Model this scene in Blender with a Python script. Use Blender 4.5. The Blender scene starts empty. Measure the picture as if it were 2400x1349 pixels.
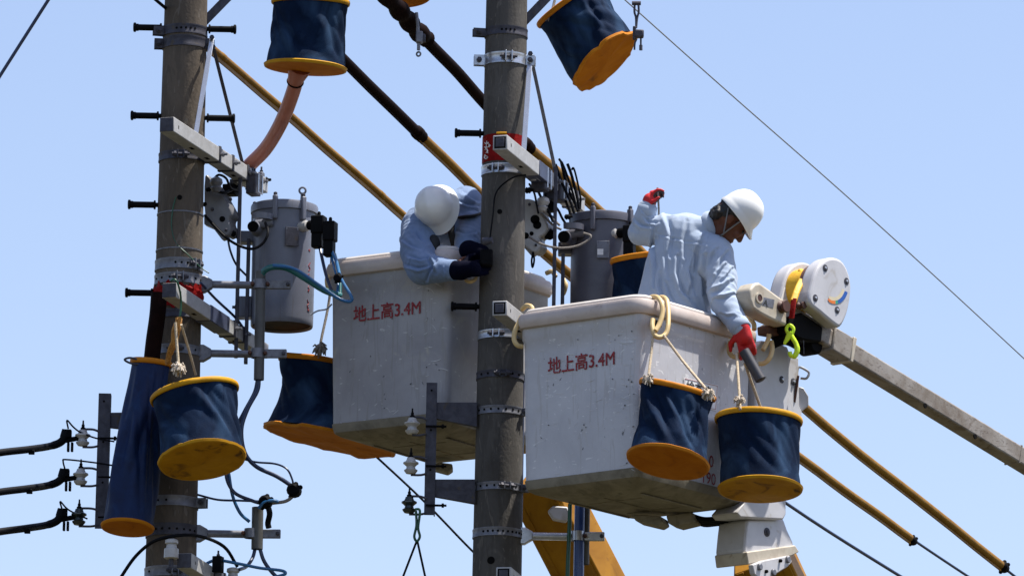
import bpy, bmesh, math, random
from mathutils import Vector, Matrix, noise

V = Vector
rad = math.radians
random.seed(7)
sc = bpy.context.scene
col = sc.collection

# ------------------------------------------------------------------ camera, sky, sun, exposure
W, H, F_PX = 2400.0, 1349.0, 16500.0
EL, ROLL = rad(12.0), 0.017
CAM = V((0, 0, 1.6))
FWD = V((0, math.cos(EL), math.sin(EL)))
_u0 = V((0, -math.sin(EL), math.cos(EL)))
RGT = V((1, 0, 0)) * math.cos(ROLL) + _u0 * math.sin(ROLL)
UPV = _u0 * math.cos(ROLL) - V((1, 0, 0)) * math.sin(ROLL)
cd = bpy.data.cameras.new("camera")
cam = bpy.data.objects.new("camera", cd)
col.objects.link(cam)
cam.matrix_world = Matrix(((RGT.x, UPV.x, -FWD.x, CAM.x), (RGT.y, UPV.y, -FWD.y, CAM.y),
                           (RGT.z, UPV.z, -FWD.z, CAM.z), (0, 0, 0, 1)))
cd.sensor_width = 36.0
cd.lens = 36.0 * F_PX / W
cd.clip_start = 0.5
cd.clip_end = 5000.0
sc.camera = cam

SUN_EL, SUN_AZ = rad(69.0), rad(3.0)          # azimuth from +X towards +Y
SUN_DIR = V((math.cos(SUN_EL) * math.cos(SUN_AZ), math.cos(SUN_EL) * math.sin(SUN_AZ), math.sin(SUN_EL)))
world = bpy.data.worlds.new("World")
sc.world = world
world.use_nodes = True
wn = world.node_tree
wn.nodes.clear()
sky = wn.nodes.new("ShaderNodeTexSky")
sky.sky_type = "NISHITA"
sky.sun_disc = False
sky.sun_elevation = SUN_EL
sky.sun_rotation = math.pi / 2 - SUN_AZ
sky.altitude = 50.0
sky.air_density = 1.0
sky.dust_density = 1.0
sky.ozone_density = 2.0
bg = wn.nodes.new("ShaderNodeBackground")
bg.inputs["Strength"].default_value = 0.105
wo = wn.nodes.new("ShaderNodeOutputWorld")
tint = wn.nodes.new("ShaderNodeMix")          # white balance of the whole sky
tint.data_type = "RGBA"
tint.blend_type = "MULTIPLY"
tint.inputs[0].default_value = 1.0
tint.inputs[7].default_value = (1.12, 1.0, 1.0, 1)
wn.links.new(sky.outputs[0], tint.inputs[6])
wn.links.new(tint.outputs[2], bg.inputs[0])
wn.links.new(bg.outputs[0], wo.inputs[0])

ld = bpy.data.lights.new("sun", "SUN")
ld.energy = 4.8
ld.angle = rad(0.53)
ld.color = (1.0, 0.95, 0.87)
sun = bpy.data.objects.new("sun", ld)
col.objects.link(sun)
sun.rotation_euler = SUN_DIR.to_track_quat("Z", "Y").to_euler()
sun.location = (0, 30, 40)

sc.view_settings.view_transform = "Standard"
sc.view_settings.look = "None"
sc.view_settings.exposure = 0.88
sc.view_settings.gamma = 1.0
sc.view_settings.use_curve_mapping = False
sc.cycles.max_bounces = 8

# ------------------------------------------------------------------ points of the place seen at a pixel
def ray(px, py):
    return FWD + RGT * ((px - W / 2) / F_PX) + UPV * ((H / 2 - py) / F_PX)

def P(px, py, Y):                     # the point at distance Y from the camera
    d = ray(px, py)
    return CAM + d * ((Y - CAM.y) / d.y)

def PZ(px, py, z):                    # the point at height z
    d = ray(px, py)
    return CAM + d * ((z - CAM.z) / d.z)

def PP(px, py, o, n):                 # the point on a plane
    d = ray(px, py)
    return CAM + d * ((o - CAM).dot(n) / d.dot(n))

def scale_at(Y):                      # pixels per metre
    return F_PX / ((P(1200, 674, Y) - CAM).dot(FWD))

def M(px, Y=35.2):                    # metres of a pixel length
    return px / scale_at(Y)

def look_normal(ratio, ang):          # disc normal: ratio faces the camera, rest along image angle (deg, 0 = right, 90 = up)
    k = math.sqrt(max(0.0, 1 - ratio * ratio))
    a = rad(ang)
    return (-FWD * ratio + (RGT * math.cos(a) + UPV * math.sin(a)) * k).normalized()

X_, Y_, Z_ = V((1, 0, 0)), V((0, 1, 0)), V((0, 0, 1))

def frame(d, up=Z_):
    d = d.normalized()
    if abs(d.dot(up)) > 0.98:
        up = X_ if abs(d.x) < 0.9 else Y_
    s = d.cross(up).normalized()
    return d, s, s.cross(d).normalized()

def catmull(pts, k=6, closed=False):
    pts = [V(p) for p in pts]
    if len(pts) < 3 and not closed:
        return [pts[0].lerp(pts[1], i / k) for i in range(k + 1)]
    n = len(pts)
    out = []
    rng = range(n) if closed else range(n - 1)
    for i in rng:
        if closed:
            a, b, c, d = pts[(i - 1) % n], pts[i], pts[(i + 1) % n], pts[(i + 2) % n]
        else:
            b, c = pts[i], pts[i + 1]
            a = pts[i - 1] if i else b * 2 - c
            d = pts[i + 2] if i + 2 < n else c * 2 - b
        for j in range(k):
            t = j / k
            out.append(0.5 * ((2 * b) + (c - a) * t + (2 * a - 5 * b + 4 * c - d) * t * t + (3 * b - a - 3 * c + d) * t ** 3))
    if not closed:
        out.append(pts[-1].copy())
    return out

class MB:
    def __init__(self):
        self.v, self.f = [], []

    def add(self, vs, fs):
        o = len(self.v)
        self.v += [V(p) for p in vs]
        self.f += [tuple(i + o for i in f) for f in fs]
        return self

    def tube(self, pts, r, n=10, cap=True, closed=False, up=Z_, flat=1.0):
        pts = [V(p) for p in pts]
        m = len(pts)
        rs = r if isinstance(r, (list, tuple)) else [r] * m
        vs, fs = [], []
        prev = None
        for i, p in enumerate(pts):
            if closed:
                t = pts[(i + 1) % m] - pts[i - 1]
            else:
                t = pts[min(i + 1, m - 1)] - pts[max(i - 1, 0)]
            t = t.normalized() if t.length > 1e-9 else Z_.copy()
            if prev is None:
                _, s, u = frame(t, up)
            else:
                s = prev - t * prev.dot(t)
                s = s.normalized() if s.length > 1e-6 else frame(t, up)[1]
                u = s.cross(t).normalized()
            prev = s
            for k in range(n):
                a = 2 * math.pi * k / n
                vs.append(p + s * (math.cos(a) * rs[i]) + u * (math.sin(a) * rs[i] * flat))
        for i in range(m if closed else m - 1):
            j = (i + 1) % m
            for k in range(n):
                l = (k + 1) % n
                fs.append((i * n + k, i * n + l, j * n + l, j * n + k))
        if cap and not closed:
            fs.append(tuple(range(n - 1, -1, -1)))
            fs.append(tuple((m - 1) * n + k for k in range(n)))
        return self.add(vs, fs)

    def rod(self, a, b, r, n=10, r2=None):
        return self.tube([a, b], [r, r if r2 is None else r2], n)

    def lathe(self, o, axis, prof, n=24, cap=True, a0=0.0, a1=None, ref=Z_):
        d, s, u = frame(axis, ref)
        vs, fs = [], []
        part = a1 is not None
        cols = n + 1 if part else n
        for (r, h) in prof:
            for k in range(cols):
                a = (a0 + (a1 - a0) * k / n) if part else 2 * math.pi * k / n
                vs.append(V(o) + d * h + s * (r * math.cos(a)) + u * (r * math.sin(a)))
        for i in range(len(prof) - 1):
            for k in range(n):
                l = k + 1 if part else (k + 1) % n
                fs.append((i * cols + k, i * cols + l, (i + 1) * cols + l, (i + 1) * cols + k))
        if cap and not part:
            fs.append(tuple(range(n - 1, -1, -1)))
            fs.append(tuple((len(prof) - 1) * n + k for k in range(n)))
        return self.add(vs, fs)

    def box(self, c, ax, ay, az, hx, hy, hz):
        c = V(c)
        vs = [c + ax * (sx * hx) + ay * (sy * hy) + az * (sz * hz) for sz in (-1, 1) for sy in (-1, 1) for sx in (-1, 1)]
        fs = [(0, 2, 3, 1), (4, 5, 7, 6), (0, 1, 5, 4), (2, 6, 7, 3), (0, 4, 6, 2), (1, 3, 7, 5)]
        return self.add(vs, fs)

    def beam(self, a, b, w, h, up=Z_):             # a box from a to b
        a, b = V(a), V(b)
        d, s, u = frame(b - a, up)
        return self.box((a + b) / 2, d, s, u, (b - a).length / 2, w / 2, h / 2)

    def prism(self, poly, ext):
        poly = [V(p) for p in poly]
        n = len(poly)
        vs = poly + [p + ext for p in poly]
        fs = [tuple(range(n)), tuple(range(2 * n - 1, n - 1, -1))]
        fs += [(i, i + n, (i + 1) % n + n, (i + 1) % n) for i in range(n)]
        return self.add(vs, fs)

    def torus(self, c, nrm, R, r, n=28, m=8, a0=0.0, a1=2 * math.pi):
        d, s, u = frame(nrm)
        full = abs(a1 - a0 - 2 * math.pi) < 1e-6
        cnt = n if full else n + 1
        pts = [V(c) + s * (R * math.cos(a0 + (a1 - a0) * k / n)) + u * (R * math.sin(a0 + (a1 - a0) * k / n)) for k in range(cnt)]
        return self.tube(pts, r, m, closed=full)

    def ball(self, c, ex, ey, ez, n=16, m=10):
        vs, fs = [], []
        c = V(c)
        for i in range(m + 1):
            th = math.pi * i / m
            for k in range(n):
                a = 2 * math.pi * k / n
                vs.append(c + ex * (math.sin(th) * math.cos(a)) + ey * (math.sin(th) * math.sin(a)) + ez * math.cos(th))
        for i in range(m):
            for k in range(n):
                l = (k + 1) % n
                fs.append((i * n + k, i * n + l, (i + 1) * n + l, (i + 1) * n + k))
        return self.add(vs, fs)

    def grid(self, rows, closed=True):
        n = len(rows[0])
        vs = [p for r in rows for p in r]
        fs = []
        for i in range(len(rows) - 1):
            for k in range(n if closed else n - 1):
                l = (k + 1) % n
                fs.append((i * n + k, i * n + l, (i + 1) * n + l, (i + 1) * n + k))
        return self.add(vs, fs)

# ------------------------------------------------------------------ things and their parts
ORG = {}

def thing(name, label, cat, origin, group=None):
    o = bpy.data.objects.new(name, None)
    o.empty_display_size = 0.1
    col.objects.link(o)
    o.location = origin
    ORG[o.name] = V(origin)
    o["label"], o["category"] = label, cat
    if group:
        o["group"] = group
    return o

def mesh_of(mb, origin, mat, angle=35):
    me = bpy.data.meshes.new("mesh")
    me.from_pydata([tuple(p - origin) for p in mb.v], [], mb.f)
    bm = bmesh.new()
    bm.from_mesh(me)
    bmesh.ops.remove_doubles(bm, verts=bm.verts, dist=1e-6)
    bmesh.ops.recalc_face_normals(bm, faces=bm.faces)
    bm.to_mesh(me)
    bm.free()
    me.materials.append(mat)
    me.polygons.foreach_set("use_smooth", [True] * len(me.polygons))
    me.set_sharp_from_angle(angle=rad(angle))
    return me

def part(name, mb, mat, parent, bevel=0.0, angle=35, label=None, seg=2, stuff=False):
    org = ORG[parent.name]
    o = bpy.data.objects.new(name, mesh_of(mb, org, mat, angle))
    o.data.name = name
    col.objects.link(o)
    o.parent = parent
    ORG[o.name] = org
    if bevel:
        add_bevel(o, bevel, seg)
    if label:
        o["label"] = label
    if stuff:
        o["kind"] = "stuff"
    return o

def add_bevel(o, w, seg=2):
    m = o.modifiers.new("edge", "BEVEL")
    m.width, m.segments, m.limit_method, m.angle_limit = w, seg, "ANGLE", rad(38)
    m.use_clamp_overlap = True
    m.harden_normals = False

def single(name, mb, mat, label, cat, origin, group=None, bevel=0.0, angle=35):
    o = bpy.data.objects.new(name, mesh_of(mb, V(origin), mat, angle))
    o.data.name = name
    col.objects.link(o)
    o.location = origin
    ORG[o.name] = V(origin)
    o["label"], o["category"] = label, cat
    if group:
        o["group"] = group
    if bevel:
        add_bevel(o, bevel)
    return o

def text_mb(body, o, ex, ey, height, lift=0.0, bold=0.0, squeeze=1.0):
    cu = bpy.data.curves.new("lettering", "FONT")
    cu.body, cu.size, cu.offset = body, 1.0, bold
    t = bpy.data.objects.new("lettering", cu)
    col.objects.link(t)
    bpy.context.view_layer.update()
    dg = bpy.context.evaluated_depsgraph_get()
    me = bpy.data.meshes.new_from_object(t.evaluated_get(dg))
    nz = ex.cross(ey).normalized()
    k = height / 0.73
    mb = MB()
    mb.add([V(o) + ex * (p.co.x * k * squeeze) + ey * (p.co.y * k) + nz * lift for p in me.vertices], [tuple(f.vertices) for f in me.polygons])
    bpy.data.objects.remove(t)
    bpy.data.curves.remove(cu)
    bpy.data.meshes.remove(me)
    return mb

# ------------------------------------------------------------------ materials
def deepen(c):                        # dark paints and rubbers a little darker, pale ones unchanged
    return tuple(max(0.0008, x * (min(1.0, x / 0.42)) ** 0.2) for x in c)

def mat(name, c1, c2=None, scale=8.0, rough=0.6, metal=0.0, bump=0.0, bscale=None, spec=0.5, detail=6.0,
        stretch=(1, 1, 1), lo=0.35, hi=0.65, c3=None, s3=30.0, w3=(0.62, 0.7), dist=0.6, rvar=0.12, sheen=0.0, sub=0.0):
    m = bpy.data.materials.new(name)
    m.use_nodes = True
    nt = m.node_tree
    N, L = nt.nodes, nt.links
    b = N["Principled BSDF"]
    b.inputs["Roughness"].default_value = rough
    b.inputs["Metallic"].default_value = metal
    b.inputs["Specular IOR Level"].default_value = spec
    if sheen:
        b.inputs["Sheen Weight"].default_value = sheen
    c2 = c2 or tuple(x * 0.8 for x in c1)
    c1, c2 = deepen(c1), deepen(c2)
    c3 = deepen(c3) if c3 else None
    tc = N.new("ShaderNodeTexCoord")
    mp = N.new("ShaderNodeMapping")
    mp.inputs["Scale"].default_value = stretch
    L.new(tc.outputs["Object"], mp.inputs["Vector"])
    nz = N.new("ShaderNodeTexNoise")
    nz.inputs["Scale"].default_value = scale
    nz.inputs["Detail"].default_value = detail
    nz.inputs["Roughness"].default_value = 0.62
    nz.inputs["Distortion"].default_value = dist
    L.new(mp.outputs[0], nz.inputs["Vector"])
    rp = N.new("ShaderNodeValToRGB")
    rp.color_ramp.elements[0].position, rp.color_ramp.elements[1].position = lo, hi
    rp.color_ramp.elements[0].color = (*c1, 1)
    rp.color_ramp.elements[1].color = (*c2, 1)
    L.new(nz.outputs["Fac"], rp.inputs["Fac"])
    out = rp.outputs["Color"]
    if c3:
        n3 = N.new("ShaderNodeTexNoise")
        n3.inputs["Scale"].default_value = s3
        n3.inputs["Detail"].default_value = 4.0
        n3.inputs["Distortion"].default_value = 1.2
        L.new(mp.outputs[0], n3.inputs["Vector"])
        r3 = N.new("ShaderNodeValToRGB")
        r3.color_ramp.elements[0].position, r3.color_ramp.elements[1].position = w3
        L.new(n3.outputs["Fac"], r3.inputs["Fac"])
        mx = N.new("ShaderNodeMix")
        mx.data_type = "RGBA"
        L.new(r3.outputs["Color"], mx.inputs[0])
        L.new(out, mx.inputs[6])
        mx.inputs[7].default_value = (*c3, 1)
        out = mx.outputs[2]
    L.new(out, b.inputs["Base Color"])
    if rvar:
        mr = N.new("ShaderNodeMapRange")
        mr.inputs["To Min"].default_value = max(0.03, rough - rvar)
        mr.inputs["To Max"].default_value = min(1.0, rough + rvar)
        L.new(nz.outputs["Fac"], mr.inputs["Value"])
        L.new(mr.outputs[0], b.inputs["Roughness"])
    if bump:
        nb = N.new("ShaderNodeTexNoise")
        nb.inputs["Scale"].default_value = bscale or scale * 6
        nb.inputs["Detail"].default_value = 5.0
        L.new(mp.outputs[0], nb.inputs["Vector"])
        bp = N.new("ShaderNodeBump")
        bp.inputs["Strength"].default_value = bump
        bp.inputs["Distance"].default_value = 0.01
        L.new(nb.outputs["Fac"], bp.inputs["Height"])
        L.new(bp.outputs[0], b.inputs["Normal"])
    m["out"] = 0
    return m

def tri_scratch(m, col_, scale, stretch, thr, amount=1.0):
    """thin scuffs of another colour over a material"""
    nt = m.node_tree
    N, L = nt.nodes, nt.links
    b = N["Principled BSDF"]
    src = b.inputs["Base Color"].links[0].from_socket
    tc = N.new("ShaderNodeTexCoord")
    mp = N.new("ShaderNodeMapping")
    mp.inputs["Scale"].default_value = stretch
    L.new(tc.outputs["Object"], mp.inputs["Vector"])
    w = N.new("ShaderNodeTexNoise")
    w.inputs["Scale"].default_value = scale
    w.inputs["Detail"].default_value = 3.0
    w.inputs["Distortion"].default_value = 2.5
    L.new(mp.outputs[0], w.inputs["Vector"])
    r = N.new("ShaderNodeValToRGB")
    r.color_ramp.elements[0].position = thr
    r.color_ramp.elements[1].position = thr + 0.035
    r.color_ramp.elements[0].color = (0, 0, 0, 1)
    r.color_ramp.elements[1].color = (amount, amount, amount, 1)
    L.new(w.outputs["Fac"], r.inputs["Fac"])
    mx = N.new("ShaderNodeMix")
    mx.data_type = "RGBA"
    L.new(r.outputs["Color"], mx.inputs[0])
    L.new(src, mx.inputs[6])
    mx.inputs[7].default_value = (*col_, 1)
    L.new(mx.outputs[2], b.inputs["Base Color"])
    return m

def edge_wear(m, col_, radius=0.05, lo=0.02, amount=0.75):
    """chipped, dirty edges: where a rounded normal leaves the face normal"""
    nt = m.node_tree
    N, L = nt.nodes, nt.links
    b = N["Principled BSDF"]
    src = b.inputs["Base Color"].links[0].from_socket
    bv = N.new("ShaderNodeBevel")
    bv.samples = 4
    bv.inputs["Radius"].default_value = radius
    ge = N.new("ShaderNodeNewGeometry")
    dt = N.new("ShaderNodeVectorMath")
    dt.operation = "DOT_PRODUCT"
    L.new(bv.outputs[0], dt.inputs[0])
    L.new(ge.outputs["True Normal"], dt.inputs[1])
    tc = N.new("ShaderNodeTexCoord")
    nz = N.new("ShaderNodeTexNoise")
    nz.inputs["Scale"].default_value = 28.0
    nz.inputs["Detail"].default_value = 6.0
    L.new(tc.outputs["Object"], nz.inputs["Vector"])
    sb = N.new("ShaderNodeMath")
    sb.operation = "SUBTRACT"
    sb.inputs[0].default_value = 1.0
    L.new(dt.outputs["Value"], sb.inputs[1])
    ml = N.new("ShaderNodeMath")
    ml.operation = "MULTIPLY"
    L.new(sb.outputs[0], ml.inputs[0])
    L.new(nz.outputs["Fac"], ml.inputs[1])
    mr = N.new("ShaderNodeMapRange")
    mr.inputs["From Min"].default_value = lo
    mr.inputs["From Max"].default_value = lo * 3.5
    mr.inputs["To Max"].default_value = amount
    L.new(ml.outputs[0], mr.inputs["Value"])
    mx = N.new("ShaderNodeMix")
    mx.data_type = "RGBA"
    L.new(mr.outputs[0], mx.inputs[0])
    L.new(src, mx.inputs[6])
    mx.inputs[7].default_value = (*col_, 1)
    L.new(mx.outputs[2], b.inputs["Base Color"])
    return m

MT = {}
MT["concrete_warm"] = mat("concrete_warm", (0.142, 0.119, 0.095), (0.098, 0.082, 0.066), 5, 0.9, bump=0.2, bscale=90, stretch=(1, 1, 0.6), c3=(0.175, 0.15, 0.12), s3=8, w3=(0.6, 0.75), spec=0.25)
MT["concrete_grey"] = mat("concrete_grey", (0.122, 0.115, 0.106), (0.088, 0.083, 0.077), 5, 0.9, bump=0.2, bscale=90, stretch=(1, 1, 0.6), c3=(0.15, 0.142, 0.13), s3=7, w3=(0.6, 0.78), spec=0.25)
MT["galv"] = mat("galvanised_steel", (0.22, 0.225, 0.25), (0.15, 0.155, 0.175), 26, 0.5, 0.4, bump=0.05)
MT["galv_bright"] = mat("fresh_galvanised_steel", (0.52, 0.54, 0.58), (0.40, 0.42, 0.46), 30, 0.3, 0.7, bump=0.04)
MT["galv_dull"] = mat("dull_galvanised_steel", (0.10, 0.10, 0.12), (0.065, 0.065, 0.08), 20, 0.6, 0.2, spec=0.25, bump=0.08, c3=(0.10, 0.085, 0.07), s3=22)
MT["arm_steel"] = mat("crossarm_steel", (0.42, 0.42, 0.42), (0.34, 0.34, 0.335), 16, 0.55, 0.15, bump=0.06, c3=(0.33, 0.32, 0.30), s3=26)
MT["arm_cover"] = mat("blue_grey_sleeve", (0.07, 0.085, 0.14), (0.05, 0.06, 0.10), 12, 0.5)
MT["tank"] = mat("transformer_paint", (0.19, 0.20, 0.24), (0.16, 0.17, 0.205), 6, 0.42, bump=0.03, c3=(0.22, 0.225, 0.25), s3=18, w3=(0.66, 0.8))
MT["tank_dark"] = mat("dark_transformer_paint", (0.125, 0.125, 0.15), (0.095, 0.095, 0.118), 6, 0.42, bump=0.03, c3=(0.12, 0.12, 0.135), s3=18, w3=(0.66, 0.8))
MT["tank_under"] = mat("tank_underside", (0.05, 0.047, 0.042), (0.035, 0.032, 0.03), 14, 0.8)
MT["black"] = mat("black_rubber", (0.006, 0.006, 0.007), (0.010, 0.010, 0.012), 20, 0.62, spec=0.06)
MT["black_plastic"] = mat("black_plastic", (0.007, 0.007, 0.008), (0.012, 0.012, 0.014), 16, 0.55, spec=0.07)
MT["hole"] = mat("dark_recess", (0.006, 0.006, 0.006), (0.01, 0.01, 0.01), 10, 0.9, spec=0.1)
MT["porcelain"] = mat("white_porcelain", (0.46, 0.455, 0.44), (0.38, 0.37, 0.355), 10, 0.3, spec=0.4)
MT["porcelain_dark"] = mat("green_black_porcelain", (0.025, 0.035, 0.032), (0.04, 0.05, 0.045), 10, 0.2, spec=0.6)
MT["cutout"] = mat("cutout_porcelain", (0.19, 0.19, 0.195), (0.13, 0.13, 0.14), 7, 0.38, c3=(0.2, 0.2, 0.2), s3=12)
MT["cutout_white"] = mat("pale_cutout_porcelain", (0.42, 0.415, 0.40), (0.33, 0.325, 0.315), 7, 0.34)
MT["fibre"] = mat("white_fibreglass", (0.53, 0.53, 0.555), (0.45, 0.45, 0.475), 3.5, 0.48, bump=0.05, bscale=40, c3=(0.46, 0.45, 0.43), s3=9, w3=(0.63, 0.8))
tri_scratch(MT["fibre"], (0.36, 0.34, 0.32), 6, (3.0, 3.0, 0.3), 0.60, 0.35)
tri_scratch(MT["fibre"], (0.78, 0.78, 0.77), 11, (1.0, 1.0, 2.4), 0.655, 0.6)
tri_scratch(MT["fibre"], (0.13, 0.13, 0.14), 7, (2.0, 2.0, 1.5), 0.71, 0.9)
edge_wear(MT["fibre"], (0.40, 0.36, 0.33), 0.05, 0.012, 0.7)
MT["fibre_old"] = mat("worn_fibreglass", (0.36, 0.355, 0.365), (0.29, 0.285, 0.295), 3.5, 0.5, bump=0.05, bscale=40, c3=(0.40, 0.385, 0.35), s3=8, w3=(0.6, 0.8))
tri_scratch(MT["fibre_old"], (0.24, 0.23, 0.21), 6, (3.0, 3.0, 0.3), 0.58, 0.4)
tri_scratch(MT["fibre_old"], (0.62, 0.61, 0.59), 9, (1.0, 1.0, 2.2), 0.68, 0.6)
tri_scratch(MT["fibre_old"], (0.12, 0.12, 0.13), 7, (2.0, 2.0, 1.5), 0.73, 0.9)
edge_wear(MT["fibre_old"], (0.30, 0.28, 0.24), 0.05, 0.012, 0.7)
MT["grubby_bounce"] = mat("grubby_bounce_tinted_base", (0.27, 0.245, 0.19), (0.18, 0.16, 0.12), 7, 0.7, bump=0.1, c3=(0.13, 0.115, 0.08), s3=12, w3=(0.55, 0.75))  # ground-bounce olive and underside shade painted into the colour, along with grime
MT["rim"] = mat("cream_rim", (0.56, 0.485, 0.44), (0.47, 0.40, 0.36), 8, 0.42, bump=0.03, c3=(0.36, 0.30, 0.26), s3=16, w3=(0.64, 0.8))
MT["liner"] = mat("pale_liner", (0.64, 0.60, 0.56), (0.55, 0.51, 0.47), 8, 0.4)
MT["whitepaint"] = mat("white_machine_paint", (0.52, 0.52, 0.545), (0.45, 0.45, 0.47), 6, 0.4, bump=0.02, c3=(0.33, 0.30, 0.26), s3=9, w3=(0.58, 0.8))
edge_wear(MT["whitepaint"], (0.30, 0.26, 0.22), 0.02, 0.02, 0.6)
MT["creampaint"] = mat("dirty_cream_paint", (0.48, 0.435, 0.36), (0.38, 0.335, 0.27), 9, 0.5, c3=(0.28, 0.22, 0.16), s3=18, w3=(0.62, 0.78))
MT["jib"] = mat("dirty_grey_jib", (0.33, 0.31, 0.285), (0.20, 0.17, 0.14), 5, 0.55, c3=(0.12, 0.08, 0.05), s3=8, w3=(0.58, 0.8), bump=0.04)
MT["boomyellow"] = mat("boom_yellow", (0.35, 0.185, 0.014), (0.26, 0.13, 0.010), 5, 0.5, spec=0.2, c3=(0.12, 0.05, 0.01), s3=9, w3=(0.62, 0.8))
MT["tubeyellow"] = mat("yellow_line_cover", (0.27, 0.150, 0.010), (0.21, 0.112, 0.008), 9, 0.5, spec=0.2, c3=(0.15, 0.06, 0.006), s3=14, w3=(0.62, 0.8))
MT["tubebrown"] = mat("brown_line_cover", (0.020, 0.008, 0.006), (0.012, 0.005, 0.004), 12, 0.7, spec=0.05)
MT["tubepink"] = mat("pink_brown_hose", (0.42, 0.18, 0.13), (0.36, 0.15, 0.105), 6, 0.45, stretch=(1, 1, 0.4))
MT["navy"] = mat("navy_canvas", (0.005, 0.016, 0.042), (0.010, 0.026, 0.06), 9, 0.8, bump=0.25, bscale=260, c3=(0.06, 0.115, 0.20), s3=3.2, w3=(0.42, 0.8), spec=0.08)
MT["navyblue"] = mat("blue_canvas", (0.004, 0.018, 0.066), (0.008, 0.032, 0.10), 9, 0.6, bump=0.2, bscale=220, c3=(0.018, 0.065, 0.165), s3=6, w3=(0.55, 0.85), spec=0.25)
MT["orange"] = mat("orange_trim", (0.54, 0.22, 0.010), (0.46, 0.18, 0.008), 12, 0.6, spec=0.2, bump=0.08)
MT["orange_base"] = mat("orange_bag_base", (0.52, 0.195, 0.006), (0.42, 0.15, 0.005), 7, 0.7, spec=0.12, c3=(0.20, 0.09, 0.02), s3=9, w3=(0.62, 0.78))
MT["amber"] = mat("amber_trim", (0.54, 0.30, 0.015), (0.46, 0.24, 0.012), 12, 0.6, spec=0.2, bump=0.08)
MT["amber_base"] = mat("amber_bag_base", (0.52, 0.27, 0.010), (0.40, 0.20, 0.008), 7, 0.7, spec=0.12, c3=(0.10, 0.06, 0.02), s3=8, w3=(0.57, 0.72))
MT["rope"] = mat("pale_rope", (0.60, 0.50, 0.36), (0.45, 0.36, 0.25), 120, 0.85, bump=0.6, bscale=220, stretch=(1, 1, 1))
MT["rope_grey"] = mat("grey_rope", (0.30, 0.27, 0.24), (0.22, 0.2, 0.18), 120, 0.85, bump=0.6, bscale=220)
MT["rope_gold"] = mat("golden_cord", (0.50, 0.27, 0.07), (0.30, 0.15, 0.04), 90, 0.8, bump=0.7, bscale=200)
MT["tassel"] = mat("frayed_rope", (0.64, 0.56, 0.46), (0.44, 0.37, 0.29), 70, 0.9, bump=1.0, bscale=160)
MT["hook"] = mat("tan_hook", (0.62, 0.46, 0.24), (0.52, 0.37, 0.18), 14, 0.5)
MT["red"] = mat("red_banner", (0.25, 0.006, 0.004), (0.19, 0.004, 0.003), 14, 0.65, spec=0.12, bump=0.2)
MT["redpaint"] = mat("red_lettering", (0.30, 0.016, 0.024), (0.24, 0.012, 0.02), 40, 0.6, c3=(0.40, 0.30, 0.32), s3=60, w3=(0.60, 0.68))
MT["white"] = mat("white_print", (0.78, 0.78, 0.78), (0.7, 0.7, 0.7), 20, 0.5)
MT["ink"] = mat("black_print", (0.02, 0.02, 0.022), (0.03, 0.03, 0.03), 20, 0.6)
MT["lime"] = mat("lime_hook", (0.62, 0.85, 0.03), (0.55, 0.76, 0.03), 14, 0.45)
MT["belt"] = mat("yellow_belt", (0.75, 0.44, 0.03), (0.6, 0.33, 0.02), 16, 0.6, bump=0.2)
MT["rust"] = mat("rusty_brown", (0.12, 0.045, 0.025), (0.07, 0.03, 0.02), 20, 0.6)
MT["cable_blue"] = mat("blue_cable", (0.02, 0.12, 0.26), (0.025, 0.15, 0.3), 12, 0.32, spec=0.6)
MT["cable_teal"] = mat("teal_cable", (0.02, 0.14, 0.15), (0.02, 0.17, 0.17), 12, 0.32, spec=0.6)
MT["cable_navy"] = mat("navy_cable", (0.012, 0.025, 0.07), (0.015, 0.035, 0.09), 12, 0.35, spec=0.6)
MT["cable_green"] = mat("green_wire", (0.012, 0.085, 0.05), (0.015, 0.11, 0.06), 12, 0.4)
MT["cable_black"] = mat("black_cable", (0.006, 0.007, 0.010), (0.010, 0.011, 0.014), 12, 0.55, spec=0.08)
MT["wire_steel"] = mat("steel_wire", (0.42, 0.45, 0.5), (0.36, 0.39, 0.44), 40, 0.45, 0.5)
MT["pvc"] = mat("grey_conduit", (0.11, 0.11, 0.105), (0.085, 0.085, 0.08), 8, 0.55)
MT["pipe_blue"] = mat("blue_pipe", (0.02, 0.06, 0.2), (0.025, 0.07, 0.23), 8, 0.3, spec=0.6)
MT["helmet"] = mat("white_helmet", (0.76, 0.77, 0.76), (0.70, 0.71, 0.70), 5, 0.3, spec=0.55, c3=(0.62, 0.62, 0.58), s3=22, w3=(0.68, 0.85))
MT["shirt"] = mat("pale_blue_shirt", (0.37, 0.43, 0.535), (0.325, 0.385, 0.49), 6, 0.85, bump=0.15, bscale=300, sheen=0.15, spec=0.2)
MT["shirt_blue"] = mat("blue_work_shirt", (0.20, 0.265, 0.385), (0.165, 0.225, 0.34), 6, 0.85, bump=0.15, bscale=300, sheen=0.15, spec=0.2)
MT["trousers"] = mat("grey_trousers", (0.16, 0.18, 0.22), (0.12, 0.14, 0.18), 6, 0.85)
MT["skin"] = mat("skin", (0.15, 0.068, 0.042), (0.12, 0.052, 0.033), 12, 0.55, spec=0.25)
MT["hair"] = mat("black_hair", (0.010, 0.009, 0.009), (0.016, 0.014, 0.013), 60, 0.5, bump=0.6, bscale=140, stretch=(1, 1, 0.3))
MT["redglove"] = mat("red_glove", (0.55, 0.012, 0.015), (0.42, 0.01, 0.012), 14, 0.6, bump=0.15)
MT["darkgrip"] = mat("dark_glove_grip", (0.04, 0.035, 0.035), (0.06, 0.05, 0.05), 18, 0.6)
MT["navyglove"] = mat("dark_navy_glove", (0.004, 0.005, 0.016), (0.006, 0.007, 0.022), 14, 0.75, spec=0.04)
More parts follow.
